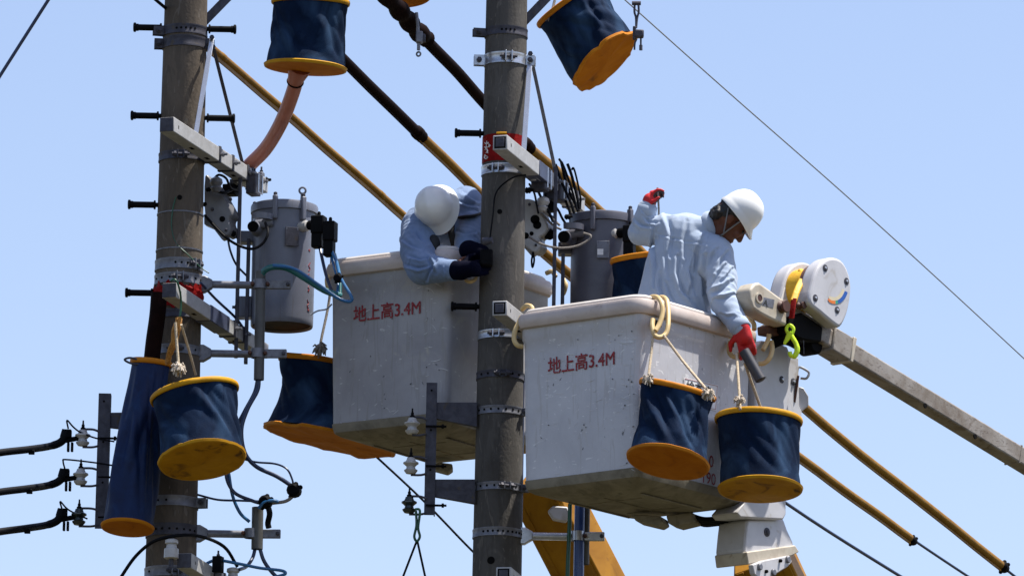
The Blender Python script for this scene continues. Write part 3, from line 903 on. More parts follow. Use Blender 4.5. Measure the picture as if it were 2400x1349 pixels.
# ------------------------------------------------------------------ transformers
def transformer(label, px, Y, top, bot, rpx, m, left_hole, conn, lugs, bars, plate, marks=False, ring=None, nut=None):
    c = P(px, (top + bot) / 2, Y)
    zt, zb = P(px, top, Y - 0.16).z, P(px, bot, Y - 0.16).z
    r = M(rpx, Y)
    o = V((c.x, Y, zb))
    h = zt - zb
    t = thing("pole_transformer", label, "transformer", o, "pole transformers")
    tank = part("tank", MB().lathe(o, Z_, [(r * 0.90, 0.012), (r * 0.955, 0.0), (r * 0.975, 0.006), (r * 0.98, 0.03), (r * 0.985, h * 0.5), (r * 0.99, h - 0.03)], 48, cap=False), m, t)
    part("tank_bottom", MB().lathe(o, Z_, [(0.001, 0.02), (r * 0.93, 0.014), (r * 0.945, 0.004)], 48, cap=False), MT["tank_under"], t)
    lid = part("lid", MB().lathe(o, Z_, [(r * 0.985, h - 0.045), (r * 1.055, h - 0.042), (r * 1.06, h - 0.01), (r * 1.04, h), (r * 0.95, h + 0.006), (r * 0.5, h + 0.014), (0.001, h + 0.018)], 48), m, t)
    for a in lugs:
        d = V((math.sin(a), -math.cos(a), 0))
        s = V((math.cos(a), math.sin(a), 0))
        q = o + d * (r * 1.05)
        part("lid_clamp", MB().box(q + Z_ * (h - 0.04), d, s, Z_, 0.014, 0.013, 0.062), m, lid, 0.006)
        part("clamp_bolt", MB().lathe(q + Z_ * (h + 0.02), Z_, [(0.010, 0), (0.010, 0.016), (0.004, 0.02)], 8), MT["galv_dull"], lid)
    if ring:
        d = V((math.sin(ring), -math.cos(ring), 0))
        q = o + d * (r * 0.99) + Z_ * (h + 0.02)
        part("lifting_eye", MB().rod(q - Z_ * 0.02, q + Z_ * 0.02, 0.010).torus(q + Z_ * 0.036, Y_, 0.0165, 0.0055, 20, 8), m, lid)
    # high-voltage bushing on the shaded flank
    lx, ly, lr = left_hole
    b0 = P(lx, ly, Y - r * 1.02)
    ax = V((-0.25, -1, -0.1)).normalized()
    part("bushing", MB().lathe(b0, -ax, [(M(lr) * 1.05, -0.02), (M(lr) * 1.1, 0.0), (M(lr) * 1.05, 0.05), (M(lr) * 1.5, 0.07), (M(lr) * 1.45, 0.12)], 20), m, t)
    part("bushing_mouth", MB().lathe(b0 + ax * 0.016, ax, [(M(lr), 0), (M(lr) * 0.95, 0.02), (M(lr) * 0.6, 0.021)], 20), MT["hole"], t)
    q = P(lx + 16, ly - 22, Y - r)
    part("bushing_hood", MB().lathe(q - Z_ * 0.014, Z_, [(0.03, 0), (0.062, 0.0), (0.064, 0.03), (0.03, 0.036)], 20, a0=0.4, a1=3.9), m, t)
    part("bushing_arm", MB().rod(P(lx + 4, ly - 6, Y - r * 0.9), P(lx + 44, ly - 12, Y - r * 0.95), M(11), 12), m, t)
    # low-voltage bushing with connector
    kx, ky = conn
    q = P(kx, ky, Y - r * 0.8)
    ax = V((1, -0.45, 0.05)).normalized()
    part("terminal_collar", MB().lathe(q, ax, [(0.026, -0.03), (0.03, 0.0), (0.03, 0.018), (0.02, 0.024)], 16), MT["porcelain"], t)
    part("terminal_boot", MB().lathe(q + ax * 0.022, ax, [(0.02, 0), (0.026, 0.012), (0.026, 0.04), (0.02, 0.045)], 16), MT["black"], t)
    (x0, y0, x1, y1) = plate
    a = math.asin(max(-0.95, min(0.95, ((x0 + x1) / 2 - px) / rpx)))
    d = V((math.sin(a), -math.cos(a), 0))
    s = V((math.cos(a), math.sin(a), 0))
    zc = (P(px, y0, Y - r).z + P(px, y1, Y - r).z) / 2
    hw = M(x1 - x0) / 2 / max(0.3, math.cos(a))
    pl = part("nameplate", MB().box(V((o.x, o.y, zc)) + d * (r + 0.014), d, s, Z_, 0.002, hw, M(y1 - y0) / 2), MT["galv_dull"] if not nut else MT["galv"], t, 0.001)
    for k in (-1, 1):
        part("nameplate_stay", MB().box(V((o.x, o.y, zc + M(y1 - y0) * 0.42)) + d * (r + 0.004) + s * (k * hw * 0.8), d, s, Z_, 0.012, 0.003, 0.006), m, pl)
    for bx, y0b, y1b, Yb_ in bars:
        part("hanger_bar", MB().box((P(bx, y0b, Yb_) + P(bx - (y1b - y0b) * ROLL, y1b, Yb_)) / 2, X_, Y_, Z_, M(4.4), 0.018, (P(bx, y0b, Yb_).z - P(bx, y1b, Yb_).z) / 2), MT["galv_dull"], t, 0.003)
    for py in (0.16, 0.74):
        z = zb + h * py
        q = V((o.x - r * 1.12, o.y + 0.02, z))
        part("hanger_lug", MB().box(q, X_, Y_, Z_, r * 0.26, 0.045, 0.055 if py < 0.5 else 0.03), m, t, 0.006)
        part("lug_bolt", MB().rod(q - X_ * (r * 0.26 + 0.03) - Y_ * 0.02, q - Y_ * 0.02, 0.008, 8).lathe(q - X_ * (r * 0.26 + 0.004) - Y_ * 0.02, -X_, [(0.014, 0), (0.014, 0.012)], 6), MT["galv_dull"], t)
    if marks:
        for i, (mx, my, ln) in enumerate(((722, 582, 5), (727, 612, 22), (723, 640, 12), (729, 668, 14), (724, 700, 20), (722, 722, 5))):
            a = 0.98 + 0.03 * (i % 2)
            z1 = P(px, my, Y - r * 0.6).z
            pts = []
            for k in range(6):
                aa = a + 0.05 * math.sin(k * 1.9 + i)
                pts.append(V((o.x + (r * 0.9868) * math.sin(aa), o.y - (r * 0.9868) * math.cos(aa), z1 - M(ln) * k / 5)))
            part("red_brush_mark", MB().tube(catmull(pts, 3), 0.0022, 5), MT["redpaint"], t)
    return dict(t=t, o=o, r=r, h=h)

T1 = transformer("grey pole transformer with lifting ring beside the brownish pole", 664, 35.64, 468, 752, 75, MT["tank"], (596, 532, 13), (712, 530), (-0.25, 0.62, 2.4, -2.0), ((562, 398, 838, 35.52), (582, 560, 852, 35.6)), None or (668, 532, 700, 577), marks=True, ring=0.62)
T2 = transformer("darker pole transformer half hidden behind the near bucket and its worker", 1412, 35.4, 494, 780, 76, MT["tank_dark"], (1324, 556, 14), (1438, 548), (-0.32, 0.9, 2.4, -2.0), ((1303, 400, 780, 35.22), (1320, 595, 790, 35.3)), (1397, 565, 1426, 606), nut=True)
lb = MB()
q = PP(1404, 586, P(1404, 586, 35.215), -Y_)
part("white_label", MB().box(P(1407, 590, 35.216), X_, Y_, Z_, M(7), 0.001, M(7)), MT["white"], T2["t"])

def connector(label, x0, y0, x1, y1, Y, group="black cable connectors"):
    c = P((x0 + x1) / 2, (y0 + y1) / 2, Y)
    w, h = M(x1 - x0) / 2, M(y1 - y0) / 2
    t = thing("cable_connector", label, "connector", c - Z_ * h, group)
    d = V((0.3, 1, 0)).normalized()
    s = V((1, -0.3, 0)).normalized()
    part("upper_housing", MB().box(c + Z_ * (h * 0.42), s, d, Z_, w, 0.035, h * 0.56), MT["black_plastic"], t, 0.006)
    part("lower_housing", MB().box(c - Z_ * (h * 0.55) - s * (w * 0.1), s, d, Z_, w * 0.82, 0.03, h * 0.45), MT["black_plastic"], t, 0.006)
    part("stud", MB().lathe(c + Z_ * (h * 0.97), Z_, [(0.009, 0), (0.009, 0.02), (0.005, 0.026)], 8), MT["black"], t)
    return t
connector("broad black connector box plugged into the grey transformer's terminal", 731, 505, 763, 582, 35.36)
connector("narrower black connector box hanging lower, beside the broad one", 759, 518, 788, 602, 35.28)
connector("black connector tucked behind the standing worker's raised elbow", 1462, 528, 1492, 600, 35.12)

# ------------------------------------------------------------------ braces between arms and poles
def brace(label, a, b, w, th, m="galv", name="brace", group="steel braces"):
    t = thing(name, label, "brace", b, group)
    d, s, u = frame(b - a, Y_)
    part("bar", MB().box((a + b) / 2, d, s, u, (b - a).length / 2, w / 2, th / 2), MT[m], t, 0.0015)
    for q in (a, b):
        part("end_bolt", MB().rod(q - Y_ * 0.03, q + Y_ * 0.03, 0.007, 8).lathe(q - Y_ * 0.016, -Y_, [(0.013, 0), (0.013, 0.011)], 6), MT["galv_dull"], t)
    return t
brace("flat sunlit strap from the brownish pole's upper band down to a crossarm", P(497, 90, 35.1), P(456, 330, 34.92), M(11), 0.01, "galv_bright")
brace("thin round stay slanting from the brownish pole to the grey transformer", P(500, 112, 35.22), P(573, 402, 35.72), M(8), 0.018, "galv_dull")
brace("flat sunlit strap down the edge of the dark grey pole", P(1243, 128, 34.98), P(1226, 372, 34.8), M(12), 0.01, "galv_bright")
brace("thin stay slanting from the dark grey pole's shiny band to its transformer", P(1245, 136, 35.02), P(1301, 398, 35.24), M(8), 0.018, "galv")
brace("dark steel bar leaving the top of the brownish pole", P(478, 52, 35.2), P(560, -32, 35.2), M(20), 0.012, "galv_dull")
brace("dark steel bar leaving the top of the dark grey pole", P(1222, 58, 35.0), P(1310, -34, 35.0), M(20), 0.012, "galv_dull")

# ------------------------------------------------------------------ fuse cutouts under the crossarms
def cutout(label, poly, Y, depth, m, ports, plug, knobs, fin):
    c = P(poly[0][0], poly[0][1], Y)
    t = thing("fuse_cutout", label, "fuse cutout", c, "porcelain fuse cutouts")
    e = Y_ * depth + X_ * depth * 0.35
    pts = catmull([P(x, y, Y) for x, y in poly], 3, True)
    part("porcelain_body", MB().prism(pts, e), MT[m], t, 0.008)
    part("side_fin", MB().prism([P(x, y, Y + 0.02) for x, y in fin], V((0.01, 0.05, 0))), MT[m], t, 0.004)
    for (x, y, rx, ry) in ports:
        q = P(x, y, Y - 0.002)
        part("port", MB().lathe(q, Y_, [(M(rx), 0), (M(rx), 0.02)], 16), MT["hole"], t)
    x, y, r = plug
    q = P(x, y, Y + 0.05)
    ax = V((0.6, -0.6, -0.5)).normalized()
    part("plug", MB().lathe(q - ax * 0.05, ax, [(M(r) * 0.7, 0), (M(r), 0.02), (M(r) * 0.9, 0.035), (M(r), 0.05), (M(r) * 0.85, 0.07)], 16), MT["black"], t)
    for (x, y, r) in knobs:
        part("bolt_head", MB().lathe(P(x, y, Y - 0.004), -Y_, [(M(r), -0.02), (M(r), 0.008), (M(r) * 0.6, 0.012)], 8), MT["galv_dull"], t)
    return t
cutout("grey slanted fuse cutout under the crossarm above the grey transformer", [(480, 412), (498, 424), (514, 442), (530, 470), (545, 500), (536, 514), (541, 536), (532, 552), (520, 545), (500, 524), (480, 503)], 35.42, 0.1, "cutout",
       ((521, 513, 7, 7), (480, 478, 5, 5)), (543, 545, 8), ((498, 490, 4), (530, 539, 3.5), (540, 466, 4)), [(478, 500), (520, 540), (536, 556), (520, 561), (500, 535), (478, 525)])
cutout("pale fuse cutout with black openings peeping out behind the dark grey pole", [(1222, 474), (1248, 468), (1262, 482), (1276, 510), (1284, 532), (1276, 548), (1262, 556), (1268, 576), (1252, 592), (1234, 580), (1222, 560)], 35.25, 0.1, "cutout_white",
       ((1254, 514, 11, 11), (1259, 527, 10, 10), (1246, 547, 5, 5), (1232, 552, 8, 8)), (1286, 548, 14), ((1241, 479, 3.5), (1256, 574, 3)), [(1230, 562), (1264, 572), (1272, 582), (1246, 600), (1228, 580)])

# clutter of clamps at the crossarm ends
def clamp_block(label, px, py, Y, w, h, dpt, m, studs=2, frame_=True):
    c = P(px, py, Y)
    t = thing("terminal_clamp", label, "clamp", c - Z_ * M(h) / 2, "clamps on the crossarms")
    d = L1["d"]
    s = L1["s"]
    part("block", MB().box(c, s, d, Z_, M(w) / 2, dpt / 2, M(h) / 2), MT[m], t, 0.004)
    if frame_:
        q = c + s * (M(w) / 2 + 0.012)
        mb = MB()
        k = M(h) * 0.42
        mb.tube([q + d * 0.03 + Z_ * k, q - d * 0.03 + Z_ * k, q - d * 0.03 - Z_ * k, q + d * 0.03 - Z_ * k], 0.005, 8, closed=True)
        part("wire_frame", mb, MT["galv_bright"], t)
    for i in range(studs):
        q = c + Z_ * (M(h) / 2 - 0.01) + d * (0.03 * (i - (studs - 1) / 2))
        part("stud", MB().rod(q, q + Z_ * 0.04, 0.005, 8).lathe(q + Z_ * 0.012, Z_, [(0.010, 0), (0.010, 0.009)], 6), MT["galv_dull"], t)
    return t
clamp_block("dark clamp block where the pink hose meets the crossarm", 566, 412, 35.7, 36, 44, 0.10, "galv_dull", 2, False)
clamp_block("clamp with bright wire frame above the grey transformer's lid", 594, 432, 35.6, 24, 52, 0.09, "galv_dull", 2)
clamp_block("small clamp with black nut at the crossarm tip above the transformer lid", 612, 428, 35.86, 12, 50, 0.04, "galv", 1, False)
clamp_block("blue-grey clamp box on the crossarm behind the dark grey pole", 1266, 420, 35.12, 34, 56, 0.08, "galv_dull", 2)
clamp_block("lower clamp box beside the bundle of black wires", 1300, 448, 35.34, 44, 50, 0.10, "galv_dull", 1)
for i, (x, y, Y, nm) in enumerate(((507, 428, 35.3, "small white knob insulator just under the crossarm of the brownish pole"), (1273, 474, 35.2, "small white knob insulator under the clamp box behind the dark grey pole"))):
    q = P(x, y, Y)
    single("knob_insulator", MB().lathe(q + Z_ * 0.03, -Z_, [(0.012, 0), (0.03, 0.012), (0.034, 0.03), (0.022, 0.05), (0.03, 0.06), (0.018, 0.078), (0.004, 0.08)], 18), MT["porcelain" if i else "cutout"], nm, "insulator", q)

# ------------------------------------------------------------------ conduits on stand-off brackets
def standoff(label, pole, py, px_tip, pipe_px, m="galv", rpx=9):
    z = pole.z(py)
    o = V((pole.c.x + pole.r(z) - 0.01, pole.Y - 0.03, z))
    sc_ = scale_at(pole.Y)
    ex = lambda px: V((o.x + (px - (W / 2 + o.x * sc_)) / sc_, o.y, z))
    x0 = W / 2 + o.x * sc_
    t = thing("standoff_bracket", label, "bracket", o, "stand-off brackets")
    mb = MB().prism([ex(x0 - 6) + Z_ * M(19), ex(x0 + 12) + Z_ * M(19), ex(x0 + 30) + Z_ * M(9), ex(x0 + 30) - Z_ * M(9), ex(x0 + 12) - Z_ * M(20), ex(x0 - 6) - Z_ * M(20)], Y_ * 0.05)
    part("foot", mb, MT[m], t, 0.005)
    a, b = ex(x0 + 24) + Y_ * 0.025, ex(pipe_px - 8) + Y_ * 0.025
    part("arm", MB().rod(a, b, M(rpx), 12), MT[m], t)
    q = ex(pipe_px) + Y_ * 0.0
    part("pipe_clip", MB().lathe(q - Z_ * M(11), Z_, [(0.030, 0), (0.034, 0), (0.034, M(22)), (0.030, M(22))], 20, cap=False), MT[m], t)
    c, e = ex(pipe_px + 13) + Y_ * 0.01, ex(px_tip)
    part("tail_plate", MB().beam(c, e, 0.02, M(21)), MT[m], t, 0.004)
    for k in (pipe_px - 18, pipe_px + 18, px_tip - 7):
        q = ex(k)
        part("clip_bolt", MB().lathe(q + Y_ * 0.012, -Y_, [(0.010, 0), (0.010, 0.034), (0.006, 0.038)], 8), MT["rust" if k != px_tip - 7 else "galv_dull"], t)
    return t
standoff("stand-off bracket just above the red rag, clipped to the upper grey conduit", PL, 654, 682, 610)
standoff("stand-off bracket holding the lower end of the grey conduit", PL, 816, 676, 608)
standoff("weathered stand-off bracket low on the brownish pole with a short pipe", PL, 1239, 672, 603)
standoff("stand-off bracket below the near bucket, holding a blue pipe", PR, 1245, 1425, 1362, "galv_bright")

def pipe(label, px, y0, y1, Y, rpx, m, name="conduit", group="vertical conduits"):
    a = P(px, y0, Y)
    b = P(px - (y1 - y0) * ROLL, y1, Y)
    r = M(rpx)
    t = single(name, MB().lathe(a, b - a, [(r * 0.82, 0.01), (r, 0), (r, (b - a).length), (r * 0.82, (b - a).length - 0.01)], 20, cap=False), MT[m], label, "conduit", b, group)
    return t
pipe("grey conduit pipe in front of the grey transformer", 611, 636, 890, 35.17, 12, "pvc")
pipe("short grey pipe on the lowest bracket of the brownish pole", 604, 1188, 1286, 35.17, 13.5, "pvc")
pipe("shiny blue pipe dropping from under the near bucket", 1359, 1180, 1400, 34.97, 12, "pipe_blue")
pipe("thin earth pipe clipped along the lower edge of the dark grey pole", 1226, 880, 1400, 35.04, 4.5, "arm_cover")
pipe("dull grey pipe beside the blue one under the near bucket", 1375, 1178, 1322, 35.0, 8, "pvc")

# ------------------------------------------------------------------ service racks with spool insulators
def rack(label, px, y0, y1, Y, w, arms, pole, group="service racks"):
    a, b = P(px, y0, Y), P(px - (y1 - y0) * ROLL, y1, Y)
    t = thing("service_rack", label, "rack", b, group)
    mb = MB().box((a + b) / 2, X_, Y_, Z_, M(w) / 2, 0.003, (a.z - b.z) / 2)
    part("upright", mb, MT["galv_dull"], t, 0.002)
    part("upright_flange", MB().box((a + b) / 2 + X_ * (M(w) / 2 - 0.003) + Y_ * 0.026, X_, Y_, Z_, 0.003, 0.022, (a.z - b.z) / 2 - 0.001), MT["galv_dull"], t, 0.001)
    for (x0, ya, yb, x1, yc, yd) in arms:
        part("rack_arm", MB().prism([P(x0, ya, Y + 0.006), P(x1, yc, Y + 0.006), P(x1, yd, Y + 0.006), P(x0, yb, Y + 0.006)], Y_ * 0.03), MT["galv_dull"], t, 0.003)
    n = 3
    for k in range(n):
        q = a.lerp(b, 0.06 + 0.3 * k) - Y_ * 0.003
        part("rack_hole", MB().lathe(q, -Y_, [(M(2.6), 0), (M(2.6), 0.0015)], 10), MT["hole"], t)
    return t
rack("service rack bar beside the tall blue sleeve bag", 244, 921, 1238, 35.1, 29, ((250, 966, 1000, 372, 964, 1014), (245, 1140, 1180, 366, 1140, 1190)), PL)
rack("service rack bar bolted to the dark grey pole below the far bucket", 1012, 896, 1206, 34.92, 25, ((1018, 942, 980, 1118, 942, 1000), (1014, 1122, 1162, 1114, 1122, 1180)), PR)

def spool(label, px, py, Y, bar_px, m="porcelain", s=1.0, group="spool insulators"):
    c = P(px, py, Y)
    t = thing("spool_insulator", label, "insulator", c - Z_ * 0.05, group)
    k = M(1) * s
    prof = [(6, -19), (11, -18), (15, -13), (16, -10), (11, -7), (10, -2), (14, 2), (18, 5), (18, 8), (12, 11), (10, 15), (9, 19), (5, 20)]
    part("porcelain_spool", MB().lathe(c, Z_, [(r * k, h * k) for r, h in prof], 24), MT[m], t)
    bx = P(bar_px, py, Y)
    yk = MB()
    L = bx.x - c.x
    zt = 21 * k
    yk.tube(catmull([c + Z_ * zt, c + Z_ * zt + X_ * (L * 0.6), bx + Z_ * (zt - 0.012)], 4), 0.006, 8)
    part("clevis_top", yk, MT["galv_dull"], t)
    part("clevis_bottom", MB().tube(catmull([c - Z_ * zt, c - Z_ * zt + X_ * (L * 0.6), bx - Z_ * (zt - 0.006)], 4), 0.006, 8), MT["galv_dull"], t)
    part("pin", MB().lathe(c + Z_ * (19 * k), Z_, [(0.013, 0), (0.013, 0.012), (0.008, 0.014), (0.008, 0.028), (0.005, 0.03), (0.004, 0.05)], 8), MT["black_plastic"], t)
    part("rack_bolt", MB().rod(bx - X_ * 0.005, bx + X_ * 0.1, 0.006, 8).lathe(bx + X_ * 0.075, X_, [(0.012, 0), (0.012, 0.012)], 6), MT["black_plastic"], t)
    return t
for (x, y, nm, m) in ((194, 1026, "top white spool insulator on the rack beside the blue sleeve bag", "porcelain"), (189, 1117, "middle white spool insulator on the rack beside the blue sleeve bag", "porcelain"), (185, 1211, "bottom dark spool insulator on the rack beside the blue sleeve bag", "porcelain_dark")):
    spool(nm, x, y, 35.1, 232, m)
for (x, y, nm, m) in ((966, 998, "top white spool insulator on the dark grey pole's rack", "porcelain"), (963, 1091, "middle white spool insulator on the dark grey pole's rack", "porcelain"), (959, 1183, "bottom dark spool insulator with green loop on the dark grey pole's rack", "porcelain_dark")):
    spool(nm, x, y, 34.9, 1000, m)

# ------------------------------------------------------------------ overhead lines and their covers
def ln_Y(px, px0, Y0, k=0.0062):
    return Y0 + (px - px0) * k

def cable(label, pts, r_px, m, name="cable", group=None, k=6, n=10, cat="cable"):
    pts = [P(*q) for q in pts]
    c = catmull(pts, k)
    return single(name, MB().tube(c, M(r_px), n), MT[m], label, cat, c[0], group)

def cover(label, pts, r_px, m, collar=True, fin=True):
    pts = catmull([P(*q) for q in pts], 8)
    ph = pts[0].x * 7
    pts = [p + Z_ * (0.007 * noise.noise(p * 1.7 + V((ph, 0, 0)))) + X_ * (0.006 * noise.noise(p * 1.3 + V((0, ph, 4)))) for p in pts]
    t = thing("line_cover", label, "line cover", pts[-1], "insulating line covers")
    part("tube", MB().tube(pts, M(r_px), 16), MT[m], t)
    if fin:
        mb = MB()
        for i in range(len(pts) - 1):
            pass
        rows = []
        d = (pts[-1] - pts[0]).normalized()
        s = frame(d)[1]
        for off, th in ((0.0, -0.004), (-0.040, -0.004), (-0.040, 0.004), (0.0, 0.004)):
            rows.append([p + Z_ * (off) + s * th for p in pts])
        mb.grid(rows, False)
        part("seam_flange", mb, MT[m], t)
    if m == "tubeyellow":
        for i in range(9, len(pts) - 6, 13):
            d = (pts[i + 1] - pts[i]).normalized()
            part("overlap_joint", MB().lathe(pts[i], d, [(M(r_px) * 0.98, 0), (M(r_px) * 1.12, 0.004), (M(r_px) * 1.10, 0.06), (M(r_px) * 0.98, 0.064)], 16), MT[m], t)
    if collar:
        d = (pts[-1] - pts[-2]).normalized()
        q = pts[-1]
        part("end_collar", MB().lathe(q - d * 0.10, d, [(M(r_px) * 1.02, 0), (M(r_px) * 1.3, 0.01), (M(r_px) * 1.3, 0.055), (M(r_px) * 1.12, 0.06), (M(r_px) * 1.2, 0.095), (M(r_px) * 0.9, 0.105)], 16), MT[m], t)
    return t
def seq(pts, px0, Y0, k=0.0062):
    return [(x, y, ln_Y(x, px0, Y0, k)) for x, y in pts]
la = lambda pts: seq(pts, 500, 35.85)
lb_ = lambda pts: seq(pts, 805, 35.5)
lc = lambda pts: seq(pts, 1016, 35.45)
cover("yellow line cover running from the brownish pole behind the bent-over worker", la([(455, 76), (500, 115), (700, 288), (943, 500), (1110, 640)]), 9, "tubeyellow", False)
cable("bare black line above the brownish pole's top, crossing behind it", la([(250, -100), (365, 0), (440, 62)]), 4, "cable_black", group="overhead wires")
cable("lowest black line leaving below the near bucket's bags", la([(1110, 640), (1500, 930), (1845, 1180), (2110, 1349), (2300, 1462)]), 5, "cable_navy", group="overhead wires")
cover("dark brown line cover between the top bag and the yellow cover", lb_([(770, 104), (805, 140), (900, 232), (990, 322)]), 13, "tubebrown")
cover("yellow line cover passing behind the dark grey pole to the lower black clamp", lb_([(980, 312), (1128, 455), (1300, 612), (1600, 858), (1880, 1075), (2132, 1258)]), 11.5, "tubeyellow", False)
cable("thin black line beyond the lower yellow cover", lb_([(2120, 1250), (2200, 1304), (2300, 1370)]), 4, "cable_navy", group="overhead wires")
cover("dark brown line cover disappearing behind the dark grey pole", lc([(985, 80), (1060, 158), (1133, 240), (1242, 348)]), 14, "tubebrown", True)
cover("yellow line cover running from behind the dark grey pole down past the winch", lc([(1232, 338), (1385, 475), (1640, 722), (1895, 962), (2200, 1208), (2345, 1322)]), 12.5, "tubeyellow", False)
cable("thin black line beyond the upper yellow cover", lc([(2335, 1315), (2400, 1366), (2480, 1425)]), 4, "cable_navy", group="overhead wires")

def line_clamp(label, px, py, Y, r):
    c = P(px, py, Y)
    d = (P(px + 40, py + 30, Y + 0.3) - c).normalized()
    t = thing("line_clamp", label, "clamp", c, "black line clamps")
    part("jaw", MB().lathe(c - d * M(r), d, [(M(r) * 0.6, 0), (M(r) * 0.95, M(r) * 0.3), (M(r), M(r) * 1.2), (M(r) * 0.8, M(r) * 1.9), (M(r) * 0.4, M(r) * 2.1)], 12), MT["black"], t)
    for k, (a, b) in enumerate(((0.8, 0.5), (-0.5, -0.9), (0.2, 1.0))):
        q = c + RGT * (a * M(r)) + UPV * (b * M(r) * 0.9)
        part("wing_nut", MB().rod(c, q, M(r) * 0.28, 8).ball(q, X_ * M(r) * 0.35, Y_ * M(r) * 0.35, Z_ * M(r) * 0.35, 8, 6), MT["black"], t)
    return t
line_clamp("black clamp at the end of the lower yellow cover", 2139, 1266, ln_Y(2139, 805, 35.5), 14)
line_clamp("black clamp at the end of the upper yellow cover, by the picture's corner", 2352, 1328, ln_Y(2352, 1016, 35.45), 17)
cable("thin pale wire high across the open sky", [(1440, -22, 40), (1700, 210, 41.5), (1976, 452, 43), (2200, 655, 44.5), (2420, 858, 46)], 2.0, "wire_steel", group="overhead wires")
cable("black wire across the picture's upper corner", [(-60, 272, 34.5), (0, 178, 34.5), (60, 84, 34.5), (125, -18, 34.5)], 4, "cable_navy", group="overhead wires")
cable("thin wire slanting from under the far bucket to the dark grey pole", [(850, 1040, 36.6), (990, 1170, 36.6), (1107, 1290, 36.6), (1200, 1376, 36.6)], 2.8, "cable_black", group="overhead wires")
cable("pinkish brown hose curving from a bag down to the crossarm", [(706, 130, 34.95), (697, 175, 35.0), (686, 218, 35.1), (660, 285, 35.3), (625, 345, 35.55), (584, 388, 35.72)], 17, "tubepink", "hose", k=8, n=16, cat="hose")
q0, q1 = P(702, 160, 34.97), P(690, 196, 35.04)
single("hose_collar", MB().lathe(q0, q1 - q0, [(M(27), 0), (M(26), 0.02), (M(20), 0.065), (M(18.5), (q1 - q0).length)], 18), MT["tubepink"], "pinkish collar where the hose leaves the top bag", "hose collar", q1)

# dark blanket and fittings where the upper line enters the picture
bl = catmull([P(880, -40, 34.6), P(925, 12, 34.85), P(950, 40, 35.0), P(975, 70, 35.15), P(1000, 92, 35.3)], 6)
single("insulating_blanket", MB().tube(bl, [M(16) + M(8) * abs(math.sin(i * 0.55)) for i in range(len(bl))], 16), MT["tubebrown"], "lumpy dark blanket wrapped round the line at the picture's top", "blanket", bl[-1])
def turnbuckle(label, pts, Y, body, ring, m="galv"):
    t = thing("hanging_clamp", label, "clamp", P(*pts[-1], Y), "hanging metal clamps")
    part("shank", MB().tube(catmull([P(x, y, Y) for x, y in pts], 4), M(4), 8), MT[m], t)
    x, y, w, h = body
    part("jaw", MB().box(P(x, y, Y), X_, Y_, Z_, M(w), 0.02, M(h)), MT[m], t, 0.006)
    part("jaw_plate", MB().box(P(x + w, y + 2, Y + 0.03), X_, Y_, Z_, M(w * 0.8), 0.015, M(h * 0.7)), MT["galv_dull"], t, 0.006)
    x, y, r = ring
    part("eye", MB().torus(P(x, y, Y), Y_ + X_ * 0.4, M(r), M(2.2), 16, 8), MT[m], t)
    return t
turnbuckle("metal clamp with eye hanging from the dark blanket", [(976, 30), (979, 60), (981, 100), (981, 118)], 34.95, (983, 88, 8, 14), (981, 127, 5))
tb = thing("hanging_clamp", "long yoke clamp dangling free beside the tilted bag", "clamp", P(1497, 115, 34.8), "hanging metal clamps")
for k in (-1, 1):
    part("yoke_arm", MB().tube(catmull([P(1492 + k * 4, 5, 34.8), P(1492 + k * 5, 28, 34.8), P(1492 + k * 1.5, 42, 34.8), P(1491, 66, 34.8)], 5), M(2.6), 8), MT["galv_dull"], tb)
part("pin", MB().rod(P(1481, 8, 34.8), P(1502, 8, 34.8), M(5), 10), MT["galv_dull"], tb)
part("jaw", MB().box(P(1498, 80, 34.8), X_, Y_, Z_, M(11), 0.025, M(9)), MT["galv_dull"], tb, 0.008)
part("jaw_plate", MB().box(P(1487, 78, 34.81), X_, Y_, Z_, M(4), 0.02, M(15)), MT["galv_dull"], tb, 0.003)
part("hook_wire", MB().tube(catmull([P(1492, 92, 34.8), P(1488, 102, 34.8), P(1487, 117, 34.8)], 4), M(2.2), 8), MT["galv_dull"], tb)
part("handle", MB().rod(P(1502, 90, 34.8), P(1502, 116, 34.8), M(2.2), 8).rod(P(1502, 106, 34.8), P(1502, 118, 34.8), M(4), 8), MT["galv_dull"], tb)

